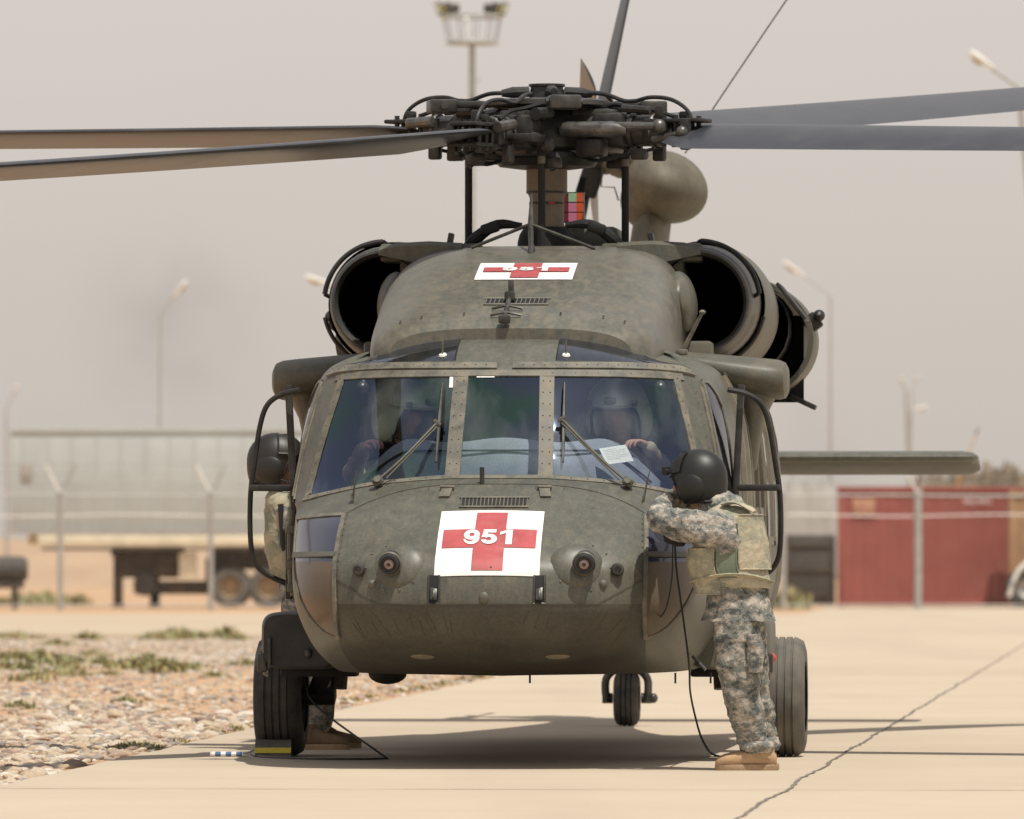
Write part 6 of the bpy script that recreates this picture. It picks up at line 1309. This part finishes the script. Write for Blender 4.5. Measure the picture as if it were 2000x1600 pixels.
# ---- crew chief leaning on the nose
B1 = G(1452, 1502)
def crew1(E, P):
    d0 = 45.05
    n = {'pel': (P(1441, 1178, d0), (.150, .125)), 'wai': (P(1434, 1110, d0), (.145, .12)), 'che': (P(1424, 1045, d0 + .03), (.155, .13)), 'upc': (P(1412, 1000, d0 + .06), (.13, .11)), 'nek': (P(1386, 968, d0 + .10), .062), 'hed': (P(1360, 937, d0 + .12), .085),
         'ls': (P(1398, 1036, d0 - .17), .098), 'lu': (P(1350, 1030, d0 - .17), .088), 'le': (P(1283, 1016, d0 - .05), .070), 'lf': (P(1290, 992, d0 + .10), .058), 'lw': (P(1313, 972, d0 + .18), .042),
         'rs': (P(1418, 1005, d0 + .26), .085), 'ru': (P(1360, 985, d0 + .38), .070), 're': (P(1296, 985, d0 + .34), .058), 'rw': (P(1325, 962, d0 + .30), .040),
         'lh': (P(1437, 1215, d0 - .09), .122), 'lt': (P(1439, 1275, d0 - .09), .116), 'lk': (P(1445, 1340, d0 - .10), .106), 'lc': (P(1462, 1408, d0 - .07), .092), 'la': (P(1474, 1456, d0 - .05), .080), 'lb': (P(1481, 1470, d0 - .05), .062),
         'rh': (P(1450, 1215, d0 + .12), .122), 'rk': (P(1466, 1345, d0 + .22), .100), 'ra': (P(1492, 1448, d0 + .26), .076), 'rb': (P(1494, 1462, d0 + .26), .06)}
    e_ = [('pel', 'wai'), ('wai', 'che'), ('che', 'upc'), ('upc', 'nek'), ('nek', 'hed'), ('che', 'ls'), ('ls', 'lu'), ('lu', 'le'), ('le', 'lf'), ('lf', 'lw'), ('upc', 'rs'), ('rs', 'ru'), ('ru', 're'), ('re', 'rw'),
          ('pel', 'lh'), ('lh', 'lt'), ('lt', 'lk'), ('lk', 'lc'), ('lc', 'la'), ('la', 'lb'), ('pel', 'rh'), ('rh', 'rk'), ('rk', 'ra'), ('ra', 'rb')]
    V, Fc = skin_mesh(n, e_, 'pel', 3); V = wrinkle(V, Fc, .016, 9); V = wrinkle(V, Fc, .006, 26, (1, 1, 2), 3)
    hc = n['hed'][0]; nk = len(Fc); hv_, hf_ = head_geo(hc + Vector((-.01, .01, -.02)), (-.8, .55, -.05), (-.12, 0, 1)); k0 = len(V); V += hv_; Fc += [tuple(i + k0 for i in f) for f in hf_]
    zn = n['nek'][0].z
    body_obj(E, V, Fc, [M['camo'], M['skin']], lambda c, k: 1 if k >= nk or (c - hc).length < .125 and c.z > zn - .01 else 0)
    helmet(E, hc + Vector((.008, 0, .014)), (-.88, .45, -.10), (-.10, 0, 1), M['helmet'], s=.91)
    # vest in two panels with side gap, shirt tail, straps
    X_ = lambda px: P(px, 1000, d0).x
    Z_ = lambda py: P(1000, py, d0).z
    yc = d0 - B1.y
    loft_cloth(E, 'flak_vest', [((X_(1428), yc + .05, Z_(983)), .055, .07), ((X_(1430), yc + .045, Z_(992)), .105, .13), ((X_(1426), yc + .03, Z_(1015)), .150, .18), ((X_(1424), yc + .02, Z_(1055)), .180, .195), ((X_(1423), yc + .01, Z_(1100)), .193, .195), ((X_(1428), yc, Z_(1135)), .190, .19), ((X_(1434), yc, Z_(1148)), .180, .18)], M['vest'], .012, 8, seed=2.0)
    loft_cloth(E, 'shirt_tail', [((X_(1437), yc, Z_(1130)), .150, .15), ((X_(1441), yc, Z_(1165)), .158, .16), ((X_(1443), yc, Z_(1198)), .172, .17), ((X_(1443), yc, Z_(1213)), .186, .182)], M['camo'], .012, 10, seed=5.0)
    mb = MB(); mb.tube([Vector((X_(1429) + .188 * math.cos(a), yc + .194 * math.sin(a), Z_(1130) - .018 * math.cos(2 * a))) for a in np.linspace(-math.pi * .98, -.02, 24)], .030, 8, flat=.25); mb.obj('waist_strap', M['vest'], E)
    def wrap(name, a0, a1, py0, py1, off, m, n_=14):
        rows = []
        for z_ in np.linspace(py0, py1, 9):
            hw = float(np.interp(z_, [1015, 1055, 1100, 1148], [.150, .180, .193, .182])); hd = float(np.interp(z_, [1015, 1055, 1100, 1148], [.18, .195, .195, .18])); cx_ = float(np.interp(z_, [1015, 1055, 1100, 1148], [1426, 1424, 1423, 1434]))
            rows.append([Vector((X_(cx_) + (hw + off) * sup(R(a), 2.5)[0] + .004 * MN.noise(Vector((a * .05, z_ * .05, 2))), yc + .01 + (hd + off) * sup(R(a), 2.5)[1], Z_(z_))) for a in np.linspace(a0, a1, n_)])
        mb = MB().grid(rows); edge = rows[0] + [r[-1] for r in rows[1:]] + rows[-1][::-1][1:] + [r[0] for r in rows[::-1]][1:-1]; mb.tube(edge, .0042, 5, closed=True); return mb.obj(name, m, E, fix=False)
    wrap('front_flap', 176, 252, 1072, 1160, .016, M['vest']); wrap('side_panel', 256, 276, 1066, 1128, .012, mat('green_webbing', (.17, .20, .145), .9, var=.15)); wrap('back_panel', 279, 356, 1006, 1112, .012, M['vest'])
    for pts_ in ([(1412, 985), (1440, 982), (1475, 1000)],): mb = MB(); mb.tube(spline([P(a, b, d0 - .06 - .04 * k) for k, (a, b) in enumerate(pts_)], 5), .028, 8, flat=.35); mb.obj('shoulder_strap', M['vest'], E)
    hand(E, n['lw'][0], (.55, .35, .45), (.2, .6, -.6), M['glove'], .95, .5)
    hand(E, n['rw'][0], (.7, -.1, .5), (.2, -.6, -.6), M['glove'], .9, .5)
    hl = P(1508, 1500, 45.0); boot(E, Vector((hl.x + .02, 45.0 - B1.y, 0)), (-1, -.05)); boot(E, Vector((hl.x + .03, 45.33 - B1.y, 0)), (-1, .15))
    # cuffs bloused over the boots
    loft_cloth(E, 'trouser_cuff', [((P(1476, 1450, 45).x, 45.0 - B1.y, Z_(1447)), .080, .085), ((P(1478, 1460, 45).x, 45.0 - B1.y, Z_(1458)), .086, .09), ((P(1480, 1470, 45).x, 45.0 - B1.y, Z_(1470)), .066, .07)], M['camo'], .010, 16, seed=7)
    loft_cloth(E, 'trouser_cuff', [((P(1492, 1445, 45.3).x, 45.31 - B1.y, Z_(1442)), .070, .08), ((P(1494, 1458, 45.3).x, 45.31 - B1.y, Z_(1456)), .078, .085), ((P(1495, 1468, 45.3).x, 45.31 - B1.y, Z_(1468)), .06, .07)], M['camo'], .010, 16, seed=9)
    mb = MB(); c_ = P(1320, 1048, d0 - .02); mb.box(c_, (.10, .09, .085), (0, R(18), R(20)), bev=.018); mb.ell(c_ + Vector((-.02, -.02, .02)), (.05, .05, .05), 12, 8); mb.tube([c_, P(1345, 1040, d0 - .05)], .02, 8); mb.obj('radio_switch_box', M['black'], E)
    loft_cloth(E, 'thigh_pocket', [((P(1470, 1250, d0 - .11).x, d0 - .17 - B1.y, Z_(1238)), .035, .05), ((P(1474, 1270, d0 - .11).x, d0 - .16 - B1.y, Z_(1268)), .045, .065), ((P(1474, 1290, d0 - .11).x, d0 - .16 - B1.y, Z_(1312)), .04, .06)], M['camo'], .008, 16, seed=11)
person('camouflaged crew member in tan vest and dark helmet leaning on the helicopter nose', B1, crew1)
# ---- intercom cord
o1 = G(1395, 1480); cdE = empty('intercom_cord', o1); tag(cdE, 'thin black intercom cord hanging from the leaning crew member down to the ground', 'cord')
pts = [W(1318, 1062, 44.98), W(1322, 1120, 45.0), W(1336, 1220, 45.05), W(1346, 1300, 45.3), W(1348, 1350, 46.0), W(1358, 1400, 47.0), W(1372, 1445, 47.3), G(1396, 1478), G(1450, 1482), G(1490, 1484)]
pts[-3:] = [p + Vector((0, 0, .008)) for p in pts[-3:]]
mb = MB(); mb.tube([p - o1 for p in spline(pts, 8)], .0058, 6); mb.obj('cord', M['black'], cdE)
pts = [W(1314, 1064, 44.98), W(1312, 1130, 45.0), W(1300, 1190, 45.1), W(1280, 1216, 45.5)]; mb = MB(); mb.tube([p - o1 for p in spline(pts, 8)], .004, 6); mb.obj('side_cord', M['black'], cdE)

# ---- second crew member behind the open left door
B2 = G(628, 1464)
def crew2(E, P):
    d0 = B2.y + .05
    n = {'pel': (P(585, 1165, d0), (.155, .13)), 'wai': (P(578, 1105, d0), (.125, .12)), 'che': (P(570, 1035, d0), (.125, .12)), 'upc': (P(562, 985, d0), (.11, .10)), 'nek': (P(541, 955, d0), .062), 'hed': (P(540, 915, d0), .085),
         'ls': (P(560, 1003, d0 - .16), .08), 'le': (P(580, 1085, d0 - .2), .062), 'lw': (P(590, 1080, d0 - .3), .045), 'rs': (P(590, 1005, d0 + .1), .085), 're': (P(612, 1090, d0 + .05), .065), 'rw': (P(640, 1060, d0 - .1), .045),
         'lh': (P(590, 1215, d0 - .05), .125), 'lk': (P(612, 1335, d0 - .05), .10), 'lc': (P(612, 1395, d0), .088), 'la': (P(606, 1444, d0), .070), 'rh': (P(600, 1215, d0 + .15), .12), 'rk': (P(628, 1335, d0 + .25), .098), 'ra': (P(626, 1436, d0 + .28), .072)}
    e_ = [('pel', 'wai'), ('wai', 'che'), ('che', 'upc'), ('upc', 'nek'), ('nek', 'hed'), ('upc', 'ls'), ('ls', 'le'), ('le', 'lw'), ('upc', 'rs'), ('rs', 're'), ('re', 'rw'), ('pel', 'lh'), ('lh', 'lk'), ('lk', 'lc'), ('lc', 'la'), ('pel', 'rh'), ('rh', 'rk'), ('rk', 'ra')]
    V, Fc = skin_mesh(n, e_, 'pel', 2); V = wrinkle(V, Fc, .014, 9, seed=4); hc = n['hed'][0]; nk = len(Fc); hv_, hf_ = head_geo(hc, (.9, -.2, 0), (0, 0, 1)); k0 = len(V); V += hv_; Fc += [tuple(i + k0 for i in f) for f in hf_]; zn = n['nek'][0].z
    body_obj(E, V, Fc, [M['camo'], M['skin']], lambda c, k: 1 if k >= nk or c.z > zn else 0)
    helmet(E, P(540, 899, d0), (.95, -.25, -.05), (0, 0, 1), M['helmet'])
    X_ = lambda px: P(px, 1000, d0).x
    Z_ = lambda py: P(1000, py, d0).z
    yc = d0 - B2.y
    loft_cloth(E, 'flak_vest', [((X_(552), yc, Z_(958)), .07, .10), ((X_(560), yc, Z_(972)), .115, .16), ((X_(566), yc, Z_(1020)), .138, .21), ((X_(570), yc, Z_(1075)), .148, .22), ((X_(580), yc, Z_(1120)), .142, .21), ((X_(590), yc, Z_(1138)), .13, .18)], M['vest'], .014, 8, seed=12)
    mb = MB(); mb.tube([P(548, 985, d0 - .2), P(553, 1060, d0 - .22), P(556, 1085, d0 - .2)], .016, 8); mb.obj('hose_strap', M['black'], E)
    hand(E, n['lw'][0], (1, -.2, 0), (0, 0, -1), M['glove'], .95); hand(E, n['rw'][0], (1, -.3, .2), (0, 0, -1), M['glove'], .95)
    b = G(573, 1466) - B2; boot(E, Vector((b.x, 0, 0)), (1, -.06), m='tanshade'); boot(E, Vector((b.x + .06, .42, 0)), (1, -.1), m='tanshade')
person('crew member with dark helmet half hidden behind the open cockpit door and main wheel', B2, crew2)

# ---- pilots
def pilot(label, hx, hy, s_, fwd, hm, sgn):
    hl = L(hx, hy, s_); bw = toworld((hl.x, s_ + .1, .95)); base_ = Vector((bw.x, bw.y, .95)); E = empty('person', base_); tag(E, label, 'person')
    def H(x, s, z): return toworld((x, s, z)) - base_
    x0 = hl.x; z0 = hl.z
    n = {'pel': (H(x0, s_ + .22, 1.08), (.15, .12)), 'wai': (H(x0, s_ + .22, 1.25), (.14, .11)), 'che': (H(x0, s_ + .18, 1.45), (.16, .12)), 'upc': (H(x0, s_ + .15, z0 - .30), (.13, .10)), 'nek': (H(x0, s_ + .09, z0 - .18), .06), 'hed': (H(x0, s_ + .03, z0 - .03), .085)}
    e_ = [('pel', 'wai'), ('wai', 'che'), ('che', 'upc'), ('upc', 'nek'), ('nek', 'hed')]
    for sg, nm in ((-1, 'l'), (1, 'r')):
        n[nm + 's'] = (H(x0 + sg * .20, s_ + .12, z0 - .34), .075); out_ = sg == sgn
        if out_: n[nm + 'e'] = (H(x0 + sg * .26, s_ - .15, 1.48), .058); n[nm + 'w'] = (H(x0 + sg * .17, s_ - .42, 1.63), .038)
        else: n[nm + 'e'] = (H(x0 + sg * .24, s_ - .05, z0 - .55), .055); n[nm + 'w'] = (H(x0 + sg * .16, s_ - .26, z0 - .52), .038)
        n[nm + 'k'] = (H(x0 + sg * .14, s_ - .30, 1.22), .085); n[nm + 'f'] = (H(x0 + sg * .12, s_ - .55, .98), .06)
        e_ += [('upc', nm + 's'), (nm + 's', nm + 'e'), (nm + 'e', nm + 'w'), ('pel', nm + 'k'), (nm + 'k', nm + 'f')]
    V, Fc = skin_mesh(n, e_, 'pel', 2); V = wrinkle(V, Fc, .010, 10, seed=8); hc = n['hed'][0]; nk = len(Fc); hv_, hf_ = head_geo(hc, fwd, (0, 0, 1), 1.02); k0 = len(V); V += hv_; Fc += [tuple(i + k0 for i in f) for f in hf_]; zn = n['nek'][0].z
    body_obj(E, V, Fc, [M['flightsuit'], M['skin']], lambda c, k: 1 if k >= nk or c.z > zn else 0)
    helmet(E, hc + Vector((0, .01, .02)), fwd, (0, 0, 1), hm, s=1.14)
    for sg, nm in ((-1, 'l'), (1, 'r')): hand(E, n[nm + 'w'][0], RX * (-.6 * sg) + AX * -.6 + Vector((0, 0, .25)), (0, 0, -1), M['skin'] if sg == sgn else M['glove'], .95)
    return E
pilot('pilot in pale green helmet looking down behind the windshield pane, arm raised', 790, 800, 1.95, RX * .72 - AX * .68 + Vector((0, 0, -.12)), M['helmetg'], -1)
pilot('pilot in pale green helmet behind the pane that has the white card', 1208, 795, 1.95, -RX * .15 - AX * .95 + Vector((0, 0, -.15)), M['helmetg'], 1)
# paper lying on the hood behind the right pane
c_ = L(1203, 888, 1.16); pw = toworld(c_); pe = empty('paper_sheet', pw); tag(pe, 'white printed card standing on the instrument hood behind the windshield', 'card')
cn = [(1170, 877), (1222, 869), (1238, 901), (1186, 908)]; pts = [toworld(L(a, b, 1.12 + (.10 if b < 890 else 0))) - pw for a, b in cn]
mb = MB(); n_ = (pts[1] - pts[0]).cross(pts[3] - pts[0]).normalized(); mb.add(pts + [p - n_ * .002 for p in pts], [(0, 1, 2, 3), (7, 6, 5, 4), (0, 4, 5, 1), (1, 5, 6, 2), (2, 6, 7, 3), (3, 7, 4, 0)]); mb.obj('card', M['paper'], pe, smooth=False)
mb = MB()
for k in range(7):
    f = .15 + .1 * k; a = pts[0].lerp(pts[3], f); b = pts[1].lerp(pts[2], f); p0 = a.lerp(b, .1); p1 = a.lerp(b, .9 if k % 3 else .6); dn = (pts[3] - pts[0]).normalized() * .002; nn = n_ * (.003 if n_.y < 0 else -.003)
    mb.add([p0 + nn, p1 + nn, p1 + dn + nn, p0 + dn + nn], [(0, 1, 2, 3)])
mb.obj('printed_lines', M['polegrey'], pe, smooth=False, fix=False)

# ---- wheel chock with rope, tie-down cable
ck0 = Vector((W(534, 1400, 48.14).x, 48.14, 0)); ck = empty('wheel_chock', ck0); tag(ck, 'dark rubber wheel chock with yellow stripe and blue-white rope', 'wheel chock')
wd = 70 * S(ck0.y); prof = [(-.10, 0), (-.085, .055), (-.03, .088), (.02, .092), (.045, .06), (.05, 0)]
rg = [[Vector((x, y, z)) for y, z in prof] for x in (-wd / 2, -wd / 2 + .004, wd / 2 - .004, wd / 2)]
mb = MB().rings(rg); mb.obj('chock_block', M['rubberpale'], ck, smooth=False)
mb = MB(); a, b = Vector((0, -.1015, .022)), Vector((0, -.0905, .050)); mb.add([a + Vector((-wd / 2, 0, 0)), a + Vector((wd / 2, 0, 0)), b + Vector((wd / 2, 0, 0)), b + Vector((-wd / 2, 0, 0))], [(0, 1, 2, 3)]); mb.obj('stripe', M['yellow'], ck, smooth=False, fix=False)
rp = spline([Vector((-wd / 2, -.02, .04)), Vector((-wd / 2 - .05, -.03, .02)), Vector((-.19 - .05, -.01, .014)), Vector((-.28, .0, .014))], 6)
mb = MB(); mb.tube(rp[:8], .006, 6); mb.obj('rope', M['polegrey'], ck)
for k in range(7):
    mb = MB(); x = -wd / 2 - .045 - .028 * k; mb.tube([(x, -.02 + .003 * k, .014), (x - .026, -.018 + .003 * k, .014)], .013, 8); mb.obj('rope_sleeve', M['blue'] if k % 2 else M['white'], ck)
o1 = G(755, 1484); cb = empty('ground_cable', o1); tag(cb, 'thin dark grounding cable slanting from the chocked wheel down to the concrete', 'cable')
pts = [W(598, 1345, 48.2), W(606, 1366, 48.1), W(640, 1398, 47.9), W(700, 1442, 47.5), G(757, 1484) + Vector((0, 0, .006)), G(700, 1485) + Vector((0, 0, .006)), G(600, 1484) + Vector((0, 0, .006)), G(510, 1480) + Vector((0, 0, .006)), G(490, 1474) + Vector((0, 0, .006))]
mb = MB(); q = [p - o1 for p in pts]; mb.tube(spline(q[:5], 6) + spline(q[4:], 6)[1:], .0055, 6); mb.obj('cable_strand', M['dark'], cb)

# ---- every mesh that holds separate pieces is split into one object per piece
def pieces(me):
    n = len(me.vertices); par = list(range(n))
    def fd(x):
        while par[x] != x: par[x] = par[par[x]]; x = par[x]
        return x
    for e_ in me.edges:
        a, b = fd(e_.vertices[0]), fd(e_.vertices[1])
        if a != b: par[max(a, b)] = min(a, b)
    rt = {}; isl = [rt.setdefault(fd(i), len(rt)) for i in range(n)]; k = len(rt)
    if k == 1 or k > 400: return None
    co = np.array([v.co[:] for v in me.vertices]); isl = np.array(isl); lo = np.full((k, 3), 1e9); hi = np.full((k, 3), -1e9)
    np.minimum.at(lo, isl, co); np.maximum.at(hi, isl, co); size = (hi - lo).max(1); gap = np.maximum(0, np.maximum(lo[:, None] - hi[None], lo[None] - hi[:, None]))
    near = np.sqrt((gap ** 2).sum(2)) <= np.maximum(.02, .5 * np.maximum(size[:, None], size[None])); p2 = list(range(k))
    def f2(x):
        while p2[x] != x: x = p2[x]
        return x
    for a, b in zip(*np.nonzero(np.triu(near, 1))):
        a, b = f2(a), f2(b)
        if a != b: p2[max(a, b)] = min(a, b)
    r2 = {}; pc = np.array([r2.setdefault(f2(i), len(r2)) for i in range(k)])
    return (len(r2), pc[isl]) if len(r2) > 1 else None
for o in list(C.objects):
    if o.type != 'MESH' or o.get('kind') in ('stuff', 'structure') or o.name.split('.')[0] in ('body', 'weed_clump', 'stone', 'gravel', 'number', 'joint_line'): continue
    if len(o.data.vertices) > 20000: continue
    got = pieces(o.data)
    if not got or got[0] > 40: continue
    me0 = o.data
    for q in range(got[0]):
        bm = bmesh.new(); bm.from_mesh(me0); bm.verts.ensure_lookup_table(); bmesh.ops.delete(bm, geom=[v for v in bm.verts if got[1][v.index] != q], context='VERTS')
        me = bpy.data.meshes.new(me0.name); bm.to_mesh(me); bm.free()
        for m_0 in me0.materials: me.materials.append(m_0)
        if q == 0: o.data = me
        else:
            c = o.copy(); c.data = me; C.objects.link(c); c.parent = o.parent
